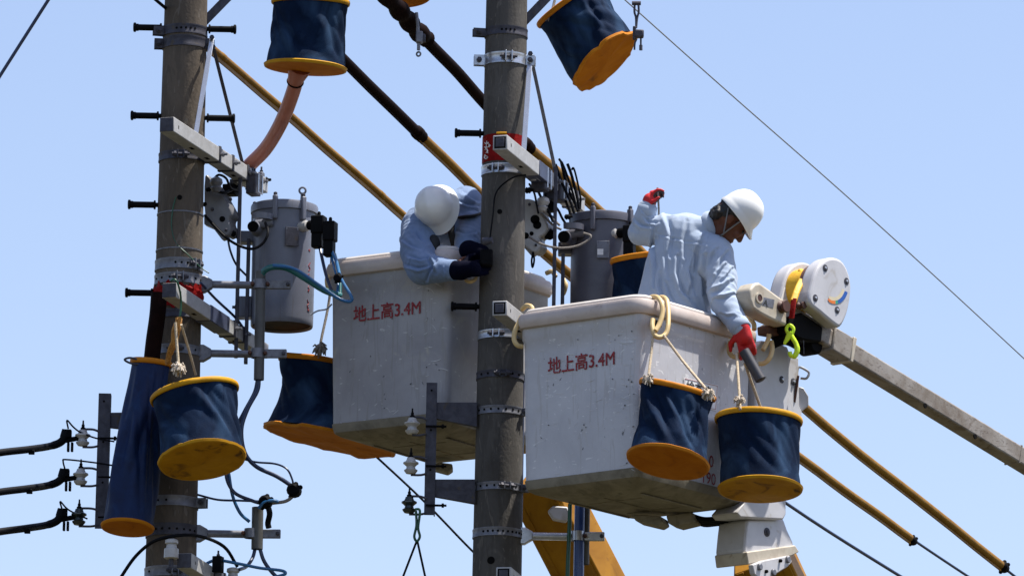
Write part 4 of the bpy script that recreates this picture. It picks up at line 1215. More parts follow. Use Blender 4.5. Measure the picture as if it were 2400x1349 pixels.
# service drops dead-ended on the rack
for i, (y, yy) in enumerate(((1046, 0), (1138, -4), (1231, -9))):
    nm = ("upper", "middle", "lowest")[i]
    Yr = 35.1
    dx = -5 * i
    t = thing("service_drop", "%s thick black service cable reaching the rack beside the sleeve bag" % nm, "cable", P(165 + dx, y - 16, Yr), "black service drops")
    pts = catmull([P(-80, y + 28, Yr - 0.6), P(0, y + 14, Yr - 0.4), P(70 + dx, y + 6, Yr - 0.2), P(120 + dx, y - 2, Yr), P(146 + dx, y - 14, Yr), P(156 + dx, y - 38, Yr)], 6)
    n_ = len(pts)
    part("sheath", MB().tube(pts, [M(8.5)] * (n_ - 12) + [M(9.5)] * 7 + [M(11)] * 5, 12), MT["cable_black"], t)
    part("wedge_clamp", MB().box(P(158 + dx, y - 30, Yr), X_, Y_, Z_, M(10), 0.02, M(10)), MT["black"], t, 0.006)
    for k in (0, 1):
        part("clamp_tooth", MB().box(P(160 + dx + 9 * k, y + 1, Yr), X_, Y_, Z_, M(3), 0.012, M(11)), MT["black"], t, 0.003)
    part("strain_loop", MB().rod(P(150 + dx, y - 14, Yr), P(185 + dx, y - 20, Yr), M(6), 8), MT["black"], t)
    part("saddle", MB().box(P(74 + dx, y + 13, Yr - 0.2), X_, Y_, Z_, M(7), 0.012, M(5)), MT["black"], t, 0.003)
    jp = ([(160 + dx, y - 42), (157 + dx, y - 62), (172 + dx, y - 46), (190 + dx, y - 33), (225 + dx, y - 20), (268 + dx, y - 12)],
          [(157 + dx, y - 40), (153 + dx, y - 58), (160 + dx, y - 62), (225 + dx, y - 55), (270 + dx, y - 48)],
          [(155 + dx, y - 40), (151 + dx, y - 57), (165 + dx, y - 42), (180 + dx, y - 32), (215 + dx, y - 16)])[i]
    part("jumper_wire", MB().tube(catmull([P(x_, y_, Yr - 0.03) for x_, y_ in jp], 5), M(2), 8), MT["cable_black"], t)

# green dead-end loop under the dark spool
t = thing("guy_loop", "green wire loop with two strands hanging from the dark spool", "wire", P(975, 1270, 34.88))
part("loop", MB().tube(catmull([P(972, 1192, 34.86), P(984, 1196, 34.86), (P(980, 1235, 34.86)), P(984, 1256, 34.86), P(977, 1267, 34.86), P(971, 1256, 34.86), P(976, 1230, 34.86), P(975, 1196, 34.86)], 6), M(3), 8), MT["cable_green"], t)
part("strand", MB().rod(P(977, 1266, 34.88), P(935, 1375, 34.88), M(2.6), 8), MT["cable_black"], t)
part("strand", MB().rod(P(978, 1266, 34.88), P(1002, 1375, 34.88), M(2.6), 8), MT["cable_black"], t)

# ------------------------------------------------------------------ loose cables round the transformers
CB = "loose low-voltage cables"
cable("thick blue-green cable arching out of the grey conduit's top", [(612, 650, 35.17), (620, 634, 35.15), (642, 625, 35.12), (675, 629, 35.1), (715, 652, 35.1), (760, 680, 35.12), (800, 694, 35.14)], 7.5, "cable_teal", group=CB)
cable("thinner blue cable looping out to a point over the far bucket", [(640, 622, 35.08), (690, 630, 35.05), (740, 662, 35.05), (788, 696, 35.06), (812, 706, 35.06), (824, 704, 35.06), (822, 692, 35.06), (803, 660, 35.1), (795, 640, 35.15), (788, 612, 35.22), (778, 590, 35.26)], 4, "cable_blue", group=CB)
cable("dark cable dropping from the broad black connector", [(749, 575, 35.36), (756, 610, 35.3), (766, 650, 35.24), (780, 688, 35.16)], 4, "cable_navy", group=CB)
cable("teal cable dropping from the narrower black connector", [(784, 595, 35.28), (792, 625, 35.22), (797, 655, 35.18), (797, 690, 35.14)], 4, "cable_teal", group=CB)
cable("second teal cable close beside it, bent into the blue loop", [(776, 598, 35.28), (784, 630, 35.2), (792, 662, 35.16), (790, 686, 35.12)], 3, "cable_blue", group=CB)
line_clamp("small black clip binding the teal cables", 793, 652, 35.12, 11)
cable("thin grey wire sticking out behind the grey transformer's foot", [(728, 737, 35.5), (745, 728, 35.5), (765, 724, 35.5), (778, 712, 35.5)], 2, "wire_steel", group=CB)
cable("black cable swooping from the fuse cutout to the transformer bushing", [(480, 504, 35.36), (520, 548, 35.34), (555, 573, 35.33), (590, 583, 35.33), (616, 570, 35.33), (628, 545, 35.34), (622, 522, 35.4)], 3.4, "cable_black", group=CB)
cable("thin dark lead falling from the cutout behind the hanger bars", [(534, 560, 35.5), (540, 588, 35.5), (554, 620, 35.55), (580, 648, 35.6)], 2.6, "cable_navy", group=CB)
cable("thin dark tie slanting from the red rag to the hanger bars", [(470, 662, 35.1), (505, 700, 35.3), (550, 742, 35.5), (570, 768, 35.55)], 3.2, "cable_navy", group=CB)
cable("fine green earth wire running down the brownish pole to the bracket", [(412, 462, 35.08), (405, 490, 35.085), (402, 530, 35.085), (412, 568, 35.085), (440, 596, 35.08), (470, 626, 35.1), (490, 640, 35.1)], 1.4, "cable_green", group=CB)
cable("green wire draped over the crossarm by the red rag", [(400, 658, 34.5), (410, 655, 34.49), (418, 668, 34.50), (424, 700, 34.56), (422, 738, 34.57), (416, 745, 34.57)], 2.4, "cable_green", group=CB)
cable("black cable from the conduit's foot out to the dangling black joint", [(607, 888, 35.17), (603, 915, 35.16), (580, 958, 35.12), (566, 1005, 35.1), (573, 1058, 35.1), (600, 1092, 35.1), (648, 1115, 35.1), (684, 1138, 35.1)], 5, "cable_navy", group=CB)
cable("second black cable hugging the conduit's foot", [(604, 886, 35.18), (596, 920, 35.17), (572, 965, 35.14), (556, 1000, 35.14), (545, 1060, 35.14), (530, 1110, 35.14), (548, 1152, 35.12), (590, 1172, 35.1), (618, 1180, 35.1)], 4.2, "cable_navy", group=CB)
cable("thin lead arching over to the dangling black joint", [(560, 1072, 35.12), (600, 1082, 35.12), (645, 1086, 35.12), (672, 1098, 35.1), (684, 1120, 35.1), (688, 1138, 35.1)], 2.4, "cable_navy", group=CB)
cable("thin dark wire from the pole to the black elbow joint", [(462, 1158, 35.1), (510, 1170, 35.1), (560, 1172, 35.1), (612, 1174, 35.1)], 2.6, "cable_navy", group=CB)
cable("blue cable curving from the amber bag's base into the short pipe", [(536, 1108, 35.16), (545, 1160, 35.16), (562, 1200, 35.16), (585, 1222, 35.17)], 4, "cable_blue", group=CB)
cable("short grey lead linking the two black joints", [(614, 1182, 35.1), (640, 1178, 35.1), (668, 1174, 35.1), (684, 1164, 35.1), (690, 1152, 35.1)], 4, "rope_grey", group=CB)
cable("short pale blue tail across the black elbow joint", [(606, 1190, 35.08), (620, 1176, 35.07), (640, 1172, 35.07), (652, 1175, 35.08)], 4, "cable_blue", group=CB)
line_clamp("dangling black cable joint out beside the amber-based bag", 690, 1149, 35.1, 17)
line_clamp("black elbow joint above the short grey pipe", 623, 1176, 35.1, 16)
cable("black tail dropping from the elbow joint beside the short pipe", [(626, 1180, 35.1), (632, 1202, 35.1), (628, 1224, 35.12), (630, 1236, 35.12)], 7, "cable_black", group=CB)
cable("long black cable hanging in an arch over the lowest crossarm", [(255, 1400, 34.7), (285, 1349, 34.7), (320, 1300, 34.7), (362, 1267, 34.62), (415, 1254, 34.58), (470, 1256, 34.7), (525, 1280, 34.9), (556, 1326, 35.0)], 4, "cable_black", group=CB)
cable("navy cable leaving the short pipe's foot towards the crossarm", [(598, 1284, 35.17), (592, 1306, 35.15), (578, 1326, 35.1), (560, 1334, 35.0)], 4.2, "cable_navy", group=CB)
cable("navy cable leaving the short pipe's foot and bending outwards", [(609, 1284, 35.17), (618, 1312, 35.17), (636, 1338, 35.17), (660, 1362, 35.17)], 4.6, "cable_navy", group=CB)
cable("pale blue loop at the bottom edge below the short pipe", [(470, 1328, 34.98), (505, 1312, 34.96), (560, 1320, 34.96), (610, 1330, 34.98), (660, 1336, 35.0), (668, 1344, 35.0), (640, 1352, 35.0)], 3.6, "cable_blue", group=CB)
for i, (x, y, Y, nm) in enumerate(((402, 1283, 34.6, "white pin insulator on the near end of the lowest crossarm"), (546, 1350, 35.02, "white pin insulator by the bottom edge on the lowest crossarm"))):
    q = P(x, y, Y)
    t = thing("pin_insulator", nm, "insulator", q - Z_ * 0.04, "white pin insulators")
    part("porcelain_cap", MB().lathe(q - Z_ * 0.055, Z_, [(0.03, 0), (0.037, 0.004), (0.036, 0.05), (0.026, 0.056), (0.024, 0.072), (0.033, 0.078), (0.032, 0.094), (0.02, 0.1), (0.004, 0.101)], 22), MT["porcelain"], t)
    part("pin", MB().rod(q - Z_ * 0.1, q - Z_ * 0.05, 0.012, 8), MT["galv_dull"], t)
clamp_block("black clamp between the two white pin insulators", 511, 1322, 34.95, 22, 38, 0.05, "black_plastic", 1, False)
# wiring round the other transformer
for i, pts in enumerate(([(1302, 385), (1318, 430), (1336, 470), (1346, 500)], [(1310, 372), (1322, 392), (1342, 450), (1352, 492)], [(1330, 384), (1340, 412), (1352, 460), (1358, 490)], [(1340, 398), (1344, 394), (1350, 412), (1360, 460), (1360, 490)], [(1306, 400), (1322, 460), (1336, 500), (1338, 540)], [(1316, 380), (1330, 440), (1350, 480), (1356, 496)])):
    cable("%s of the bundled black leads slanting down to the darker transformer" % ("first strand", "loop", "short strand", "outermost loop", "longest strand", "innermost strand")[i], [(x, y, 35.28 + 0.02 * i) for x, y in pts], (3.4, 2.8, 3.6, 2.4, 3.2, 4.0)[i], "cable_black", group="bundled black leads")
cable("grey lead sweeping round the darker transformer's bushing", [(1240, 555, 35.2), (1270, 572, 35.15), (1310, 581, 35.12), (1350, 577, 35.12), (1378, 563, 35.12), (1384, 552, 35.12), (1368, 546, 35.14)], 2.8, "rope_grey", group=CB)
cable("thin black lead running down the face of the dark grey pole", [(1232, 410, 34.84), (1205, 415, 34.80), (1175, 435, 34.87), (1160, 460, 34.875), (1156, 500, 34.87), (1150, 545, 34.87), (1147, 570, 34.87)], 2, "cable_black", group=CB)
cable("dark lead looping below the pale fuse cutout", [(1250, 590, 35.25), (1246, 610, 35.25), (1248, 626, 35.25), (1252, 610, 35.26), (1250, 592, 35.27)], 2.4, "cable_black", group=CB)
cable("wires linking the pale cutout to the clamp box", [(1262, 480, 35.2), (1275, 495, 35.2), (1290, 508, 35.2), (1312, 528, 35.22)], 3, "rope_grey", group=CB)
cable("green cable hanging beside the blue pipe below the near bucket", [(1336, 1180, 34.9), (1334, 1250, 34.9), (1331, 1320, 34.9), (1329, 1400, 34.9)], 5, "cable_green", group=CB)

# ------------------------------------------------------------------ red rag and red banner
def wrap(pole, a0, a1, y0, y1, lift, crumple, seed):
    rows = []
    for i in range(19):
        v = i / 18
        z = pole.z(y0 + (y1 - y0) * v)
        row = []
        for k in range(41):
            a = a0 + (a1 - a0) * k / 40
            n = noise.noise(V((a * 3.2, v * 3.2, seed))) * 0.7 + noise.noise(V((a * 8, v * 7, seed))) * 0.5
            edge = noise.noise(V((a * 4, seed, 0))) * crumple * 2.2 * (1 if i in (0, 18) else 0)
            row.append(pole.surf(a, z + edge, lift + crumple * abs(n)))
        rows.append(row)
    return MB().grid(rows, False)
ob = single("red_rag", wrap(PL, -1.5, 1.75, 664, 718, 0.004, 0.022, 3.0), MT["red"], "crumpled red rag tied round the brownish pole above a crossarm", "rag", PL.surf(0, PL.z(718)))
bn = thing("warning_banner", "red warning banner with white writing wrapped round the dark grey pole", "banner", PR.surf(0, PR.z(376)))
part("cloth", wrap(PR, -1.6, 1.75, 311, 374, 0.002, 0.002, 9.0), MT["red"], bn)
part("gold_strip", MB().tube([PR.surf(a, PR.z(311), 0.006) for a in (-0.35, -0.2, -0.05, 0.1)], 0.006, 8), MT["amber"], bn)
zb_ = [PR.z(y) for y in range(0, 1349)]
for st in ([(-1.02, 330), (-0.86, 333), (-0.78, 330)], [(-0.9, 326), (-0.92, 337), (-0.98, 343)], [(-1.05, 339), (-0.85, 341), (-0.66, 338)], [(-0.75, 334), (-0.72, 342)], [(-1.0, 346), (-0.9, 344), (-0.82, 350), (-0.9, 354)],
           [(-0.98, 357), (-1.03, 364), (-0.9, 368), (-0.8, 364)], [(-0.86, 352), (-0.8, 355)], [(-0.92, 361), (-0.86, 362)]):
    part("white_stroke", MB().tube(catmull([PR.surf(a, zb_[y], 0.0045) for a, y in st], 4), 0.0048, 6, flat=0.5), MT["white"], bn)
cover("dark brown cover beside the brownish pole leading into the blue sleeve bag", [(372, 688, 34.97), (368, 740, 34.97), (360, 800, 34.97), (354, 862, 34.97)], 19, "tubebrown", False, False)
single("hanging_ring", MB().tube(catmull([P(x, y, 34.9) for x, y in ((292, 842), (304, 838), (322, 842), (332, 850), (318, 853), (302, 849))], 5, True), M(2.6), 8, closed=True), MT["galv_dull"], "flat grey ring sticking out beside the sleeve bag's orange rim", "ring", P(312, 846, 34.9))
cord = thing("golden_cord", "golden frayed cord bunched under the crossarm of the brownish pole", "cord", P(398, 850, 34.6))
for k in range(5):
    rnd = random.Random(k)
    pts = [P(418 + rnd.uniform(-5, 6), 742 + k * 2, 34.52 + 0.01 * k), P(412 + rnd.uniform(-8, 8), 775, 34.53), P(405 + rnd.uniform(-7, 7), 812, 34.55), P(394 + rnd.uniform(-5, 6), 845 + k * 2, 34.62)]
    part("cord_strand", MB().tube(catmull(pts, 5), M(4), 7), MT["rope_gold"], cord)

# denser fittings where the crossarms carry the transformer leads
HW = "small fittings on the crossarms"
cable("short black lead looping over the grey cutout's top", [(498, 424, 35.36), (512, 410, 35.3), (530, 418, 35.32), (540, 440, 35.4), (556, 448, 35.5)], 3, "cable_black", group=HW)
cable("second black lead tucked under the crossarm beside the cutout", [(506, 446, 35.36), (524, 452, 35.36), (542, 446, 35.44), (562, 434, 35.6)], 3.4, "cable_black", group=HW)
clamp_block("dark junction block hanging under the crossarm tip", 540, 446, 35.55, 30, 26, 0.07, "black_plastic", 1, False)
clamp_block("black junction block under the blue-grey clamp box", 1288, 486, 35.3, 30, 22, 0.06, "black_plastic", 1, False)
clamp_block("pale flat clamp between the sleeve and the clamp box", 1250, 404, 35.02, 14, 40, 0.03, "galv_bright", 1, True)
for i, (x, y, Y, r) in enumerate(((622, 422, 35.84, 8), (586, 394, 35.72, 7), (488, 444, 35.36, 6), (1238, 446, 35.1, 8), (1330, 508, 35.2, 7))):
    q = P(x, y, Y)
    single("wing_nut", MB().lathe(q, X_ + Y_ * -0.4, [(M(r) * 0.5, -M(r)), (M(r), -M(r) * 0.5), (M(r) * 0.8, 0), (M(r), M(r) * 0.4), (M(r) * 0.5, M(r)), (M(r) * 0.4, M(r) * 1.8)], 10), MT["black"],
           ("black nut at the very tip of the crossarm above the transformer lid", "black nut where the pink hose ends", "black nut above the grey cutout", "black nut beside the dark grey pole under its crossarm", "black nut beside the darker transformer's hanger bar")[i], "nut", q, HW)
for i, pts in enumerate(([(1240, 430), (1252, 452), (1258, 480), (1262, 500)], [(1262, 450), (1272, 470), (1284, 490), (1296, 520)], [(1280, 452), (1276, 474), (1282, 496), (1300, 512)], [(1268, 500), (1284, 516), (1300, 530), (1316, 538)], [(1290, 470), (1308, 492), (1318, 512), (1330, 530)])):
    cable("%s among the dark leads behind the dark grey pole" % ("steepest wire", "long slanting wire", "bent wire", "lowest wire", "outer wire")[i], [(x, y, 35.16 + 0.03 * i) for x, y in pts], (2.6, 3.2, 2.4, 2.8, 3.0)[i], "cable_black" if i != 3 else "rope_grey", group=HW)
q = P(692, 192, 35.03)
single("hose_clip", MB().torus(q, P(686, 218, 35.1) - q, M(18.5), M(2.2), 24, 8), MT["black"], "thin dark clip ring round the pink hose just below the top bag", "clip", q)

# ------------------------------------------------------------------ mount, boom head and booms
def onR(px, py, off=0.0):                 # on the sunlit side plane of the near bucket
    return PP(px, py, NB.pt(-off, 0, 0), V((NB.dR.y, -NB.dR.x, 0)))
nR = V((NB.dR.y, -NB.dR.x, 0))
if nR.y > 0:
    nR = -nR

mt = thing("bucket_mount", "white steel mount behind the near bucket with round bolts", "bucket mount", onR(1800, 1195))
part("mount_plate", MB().prism([onR(x, y) for x, y in ((1772, 815), (1786, 797), (1832, 806), (1846, 812), (1851, 826), (1847, 1000), (1842, 1190), (1790, 1194), (1765, 1190))], NB.dL * 0.2), MT["whitepaint"], mt, 0.008)
part("mount_flange", MB().prism([onR(x, y, -0.02) for x, y in ((1846, 830), (1872, 838), (1874, 950), (1880, 965), (1874, 1070), (1862, 1100), (1846, 1110))], NB.dL * 0.12), MT["whitepaint"], mt, 0.006)
part("lower_bracket", MB().prism([onR(x, y, 0.012) for x, y in ((1768, 1150), (1842, 1150), (1843, 1204), (1836, 1217), (1736, 1212), (1726, 1200))], NB.dL * 0.16), MT["whitepaint"], mt, 0.008)
for (x, y) in ((1832, 889), (1859, 894)):
    q = onR(x, y, 0.001 if x < 1850 else -0.018)
    part("bolt_recess", MB().lathe(q, nR, [(M(8.5), -0.01), (M(8.5), 0.002), (M(5.5), 0.003)], 18), MT["galv_dull"], mt)
    part("bolt", MB().lathe(q + nR * 0.003, nR, [(M(4.2), -0.002), (M(4.2), 0.008), (M(2.5), 0.01)], 6), MT["galv_bright"], mt)
part("side_bracket", MB().prism([P(x, y, 34.93) for x, y in ((1873, 905), (1884, 908), (1896, 928), (1896, 950), (1880, 964), (1862, 950), (1860, 925))], V((-0.03, 0.06, 0))), MT["whitepaint"], mt, 0.005)
part("rusty_strap", MB().beam(P(1871, 880, 34.86), P(1862, 942, 34.86), 0.012, M(9), Y_), MT["rust"], mt, 0.002)
part("loop_handle", MB().tube(catmull([P(1868, 876, 34.9), P(1872, 860, 34.9), P(1888, 866, 34.9), P(1896, 874, 34.9), P(1890, 886, 34.9), P(1876, 886, 34.9)], 5), M(3), 10), MT["galv_bright"], mt)

bh = thing("boom_joint", "white boom joint below the near bucket with one round bolt", "boom joint", onR(1790, 1320))
part("head_block", MB().prism([onR(x, y, -0.03) for x, y in ((1752, 1216), (1837, 1214), (1846, 1240), (1861, 1272), (1858, 1298), (1756, 1318), (1744, 1290), (1748, 1250))], NB.dL * 0.18), MT["whitepaint"], bh, 0.012)
part("base_strip", MB().prism([onR(x, y, -0.012) for x, y in ((1750, 1292), (1864, 1276), (1874, 1292), (1856, 1302), (1754, 1322))], NB.dL * 0.2), MT["creampaint"], bh, 0.006)
q = onR(1797, 1246, -0.03)
part("bolt", MB().lathe(q, nR, [(M(10.5), -0.01), (M(10.5), 0.004), (M(6), 0.007), (M(6), 0.012), (M(3), 0.014)], 18), MT["galv_dull"], bh)
part("hose_grommet", MB().lathe(P(1714, 1262, 34.75), V((-0.5, -0.8, -0.2)), [(M(16), 0), (M(15), 0.03), (M(9), 0.035)], 16), MT["creampaint"], bh)
lp = thing("boom_link", "pale link plate with pins at the top of the near orange boom", "link plate", onR(1810, 1349))
part("plate", MB().prism([onR(x, y, 0.015) for x, y in ((1764, 1322), (1790, 1312), (1852, 1300), (1857, 1316), (1846, 1328), (1806, 1352), (1782, 1358), (1768, 1344))], NB.dL * 0.03), MT["whitepaint"], lp, 0.006)
for (x, y, r) in ((1780, 1327, 8), (1846, 1310, 8), (1812, 1340, 8), (1828, 1313, 4), (1795, 1338, 4)):
    q = onR(x, y, 0.017)
    part("pin", MB().lathe(q, nR, [(M(r), -0.004), (M(r), 0.008), (M(r) * 0.8, 0.011)], 14), MT["galv" if r > 5 else "hole"], lp)

def boom(label, a, b, w, h, ref):
    t = thing("lift_boom", label, "boom", b, "orange lift booms")
    d = (b - a).normalized()
    s = (ref - d * ref.dot(d)).normalized()
    u = d.cross(s).normalized()
    part("box_section", MB().box((a + b) / 2, d, s, u, (b - a).length / 2, w / 2, h / 2), MT["boomyellow"], t, 0.012)
    for k in (-1, 1):
        part("corner_strip", MB().box((a + b) / 2 + s * (w / 2 + 0.002) + u * (k * (h / 2 - 0.035)), d, s, u, (b - a).length / 2, 0.004, 0.02), MT["boomyellow"], t, 0.003)
    return t
boom("orange boom rising to the near bucket's white joint", P(1783, 1300, 35.02), P(1915, 1585, 35.45), 0.22, 0.30, V((-0.3, -1, 0)))
boom("orange boom passing behind the dark grey pole under the near bucket", P(1262, 1124, 35.92), P(1480, 1545, 36.4), 0.24, 0.27, V((-0.55, -0.85, 0)))
part("grease_cover", MB().prism([P(x, y, 35.8) for x, y in ((1283, 1196), (1296, 1184), (1330, 1186), (1338, 1204), (1326, 1222), (1296, 1216))], Y_ * 0.05), MT["whitepaint"], bpy.data.objects["lift_boom.001"], 0.008)
hz = thing("hydraulic_hoses", "black ribbed hoses slung under the near bucket", "hoses", P(1680, 1235, 34.7))
for k in range(4):
    part("hose", MB().tube(catmull([P(1612 + k * 4, 1204 + k * 3, 34.62 + 0.02 * k), P(1650, 1216 + 4 * k, 34.6 + 0.03 * k), P(1695, 1214 + 4 * k, 34.62 + 0.02 * k), P(1735, 1222 + k * 6, 34.66 + 0.02 * k), P(1716, 1250 + 3 * k, 34.7)], 6), M(6), 10), MT["cable_black"], hz)
part("hose_guard", MB().prism([P(x, y, 34.5) for x, y in ((1478, 1204), (1548, 1208), (1553, 1224), (1540, 1232), (1490, 1220))], V((0.04, 0.12, 0))), MT["grubby_bounce"], hz, 0.006)
part("hose_guard", MB().prism([P(x, y, 34.55) for x, y in ((1560, 1206), (1622, 1198), (1628, 1222), (1586, 1232), (1566, 1226))], V((0.04, 0.12, 0))), MT["grubby_bounce"], hz, 0.008)
fg = thing("foot_guard", "dark step bracket under the far bucket by the rack", "bracket", P(1050, 1098, 35.8))
part("plate", MB().prism([P(x, y, 35.8) for x, y in ((1010, 1088), (1030, 1082), (1060, 1086), (1062, 1098), (1050, 1106), (1020, 1098))], Y_ * 0.1), MT["grubby_bounce"], fg, 0.006)

# ------------------------------------------------------------------ jib beam with winch
JA, JB = P(1960, 812, 34.8), P(2440, 1105, 34.8 + 1.05 * 1.19)
jd = (JB - JA).normalized()
js = V((jd.y, -jd.x, 0)).normalized()
ju = js.cross(jd).normalized()
if ju.z < 0:
    ju = -ju
def onJ(px, py, off=0.0):
    return PP(px, py, JA + js * off, js)
jb = thing("jib_beam", "dirty grey jib beam with two dark holes slanting down to the picture's edge", "jib", JB)
part("beam", MB().box((JA - jd * 0.55 + JB) / 2, jd, js, ju, ((JB - JA).length + 0.55) / 2, 0.048, 0.047), MT["jib"], jb, 0.010, seg=3)
for (x, y) in ((2169, 952), (2286, 1024)):
    q = onJ(x, y - 2, 0.0482)
    part("bolt_hole", MB().lathe(q, js, [(M(6), -0.004), (M(6), 0.0012)], 14), MT["hole"], jb)
q = onJ(2376, 1062, 0.0)
part("seam_band", MB().box(JA + jd * ((q - JA).dot(jd)), jd, js, ju, 0.004, 0.0505, 0.0495), MT["jib"], jb, 0.001)
part("collar", MB().box(JA - jd * 0.02, jd, js, ju, 0.075, 0.062, 0.062), MT["jib"], jb, 0.008)
part("collar_lip", MB().box(JA + jd * 0.06, jd, js, ju, 0.012, 0.067, 0.067), MT["creampaint"], jb, 0.004)
tip = part("tip_head", MB().prism([onJ(x, y, 0.075) for x, y in ((1757, 700), (1758, 678), (1768, 664), (1780, 661), (1802, 676), (1845, 708), (1845, 764), (1810, 750), (1780, 734), (1764, 722))], -js * 0.10), MT["creampaint"], jb, 0.014, seg=3)
part("tip_sheave", MB().lathe(onJ(1772, 702, 0.0) - js * 0.03, js, [(M(26), 0), (M(29), 0.008), (M(26), 0.02), (M(26), 0.045), (M(29), 0.055), (M(26), 0.06)], 24), MT["whitepaint"], tip)
q = onJ(1779, 698, 0.0755)
part("pin_boss", MB().lathe(q, js, [(M(13), -0.004), (M(12.5), 0.006), (M(8.5), 0.0065), (M(8.5), 0.002), (M(0.5), 0.0018)], 20), MT["creampaint"], tip)
part("pin_hole", MB().lathe(q, js, [(M(8), 0.0), (M(8), 0.0045)], 16), MT["rust"], tip)
ex, ey = (onJ(1810, 714, 0.08) - onJ(1790, 702, 0.08)).normalized(), None
ey = js.cross(ex).normalized()
if ey.z < 0:
    ey = -ey
part("label_plate", MB().prism([onJ(x, y, 0.0755) for x, y in ((1789, 696), (1815, 702), (1812, 722), (1785, 714))], js * 0.001), MT["galv"], tip)
part("label_letter", text_mb("A", onJ(1789, 713, 0.0775), ex, ey, M(15), 0.0, 0.03, 1.1), MT["ink"], tip)

wc = thing("winch", "white rope winch with a coloured gauge and four bolts on top of the jib", "winch", onJ(1930, 740))
dpoly = [(1897, 708), (1903, 668), (1912, 636), (1924, 616), (1942, 604), (1962, 604), (1979, 616), (1991, 642), (1996, 674), (1992, 712), (1984, 742), (1971, 765), (1958, 762), (1924, 734)]
front = part("front_housing", MB().prism(catmull([onJ(x, y, 0.14) for x, y in dpoly], 3, True), -js * 0.085), MT["whitepaint"], wc, 0.016, seg=3)
rear = part("rear_housing", MB().prism(catmull([onJ(x, y, 0.14) - js * 0.195 for x, y in dpoly], 3, True), -js * 0.085), MT["whitepaint"], wc, 0.012, seg=3)
dc = onJ(1944, 672, 0.14)
part("drum", MB().lathe(dc - js * 0.22, js, [(M(54), 0.0), (M(56), 0.012), (M(38), 0.014), (M(38), 0.12), (M(56), 0.122), (M(54), 0.135)], 32), MT["rust"], wc)
part("belt_coil", MB().lathe(dc - js * 0.20, js, [(M(38), 0.0), (M(50), 0.004), (M(51), 0.02), (M(49), 0.05), (M(50), 0.085), (M(38), 0.088)], 36), MT["belt"], wc)
b0 = dc - js * 0.155
pts = catmull([b0 + ju * 0.09 - jd * 0.06, onJ(1884, 644, 0.03), onJ(1870, 676, 0.075), onJ(1860, 704, 0.09)], 5)
part("belt_tail", MB().tube(pts, M(7.5), 8, flat=0.45), MT["belt"], wc)
part("red_sling", MB().tube(catmull([onJ(1861, 700, 0.09), onJ(1858, 722, 0.095), onJ(1855, 745, 0.095)], 4), M(7), 8, flat=0.5), MT["red"], wc)
for (x, y) in ((1934, 628), (1984, 659), (1911, 698), (1962, 726)):
    q = onJ(x, y, 0.1405)
    part("bolt_recess", MB().lathe(q, js, [(M(8.5), -0.006), (M(8.5), 0.0015), (M(6), 0.002)], 18), MT["galv_dull"], front)
    part("bolt", MB().lathe(q, js, [(M(3.5), 0), (M(3.5), 0.006), (M(2), 0.008)], 6), MT["galv_bright"], front)
def arc_strip(o, i, lift, m, nm):
    mb = MB()
    for k in range(len(o) - 1):
        mb.add([onJ(*o[k], lift), onJ(*o[k + 1], lift), onJ(*i[k + 1], lift), onJ(*i[k], lift)], [(0, 1, 2, 3)])
    part(nm, mb, MT[m], front)
oo = [(1940, 701), (1944, 708), (1951, 711), (1958, 712), (1965, 711), (1972, 708), (1978, 702), (1983, 695), (1987, 685)]
ii = [(1943, 699), (1948, 703), (1953, 704), (1958, 704), (1963, 703), (1968, 700), (1973, 695), (1977, 688), (1980, 681)]
i2 = [(1943, 693), (1948, 695), (1953, 696), (1957, 696), (1961, 695), (1965, 692), (1969, 687), (1972, 682), (1975, 676)]
arc_strip(oo[:4], ii[:4], 0.1425, "stick_orange", "gauge_orange_zone")
arc_strip(oo[3:5], ii[3:5], 0.1425, "stick_green", "gauge_green_zone")
arc_strip(oo[4:], ii[4:], 0.1425, "stick_blue", "gauge_blue_zone")
arc_strip(ii, i2, 0.1425, "stick_cream", "gauge_cream_band")
st = part("warning_label", MB().prism([onJ(x, y, 0.14) - js * 0.1945 for x, y in ((1906, 664), (1936, 650), (1926, 690), (1897, 700))], js * 0.001), MT["white"], rear)
# gear and rope guide under the winch
ug = thing("winch_gear", "dark greasy gear and blocks under the winch", "winch gear", onJ(1870, 790))
part("gear_case", MB().prism([onJ(x, y, 0.07) for x, y in ((1848, 742), (1880, 732), (1930, 766), (1926, 802), (1880, 796), (1846, 776))], -js * 0.16), MT["black"], ug, 0.01)
part("motor", MB().lathe(onJ(1900, 806, -0.02) - js * 0.06, js, [(M(22), 0), (M(26), 0.01), (M(26), 0.09), (M(20), 0.1)], 20), MT["black"], ug)
part("guide_sheave", MB().lathe(onJ(1836, 718, 0.09) - js * 0.02, js, [(M(13), 0), (M(15), 0.008), (M(9), 0.02), (M(15), 0.034), (M(13), 0.042)], 20), MT["rust"], ug)
part("guide_sheave", MB().lathe(onJ(1878, 716, 0.09) - js * 0.02, js, [(M(8), 0), (M(9), 0.008), (M(5), 0.02), (M(9), 0.034), (M(8), 0.042)], 16), MT["rust"], ug)
part("guide_block", MB().prism([onJ(x, y, 0.0) for x, y in ((1802, 762), (1828, 756), (1834, 772), (1826, 786), (1804, 782))], -js * 0.08), MT["rust"], ug, 0.006)
for k in range(4):
    part("control_hose", MB().tube(catmull([P(1806 + 3 * k, 806 + 2 * k, 34.52), P(1822 + 3 * k, 790 + 5 * k, 34.5), P(1846, 784 + 7 * k, 34.5), P(1872, 800 + 6 * k, 34.52)], 5), M(4.5), 8), MT["cable_black"], ug)
part("thin_line", MB().rod(P(1882, 760, 34.5), P(1884, 830, 34.52), M(1.4), 6), MT["galv_dull"], ug)
lh = thing("safety_hook", "lime yellow safety hook hanging below the winch", "hook", P(1860, 838, 34.4))
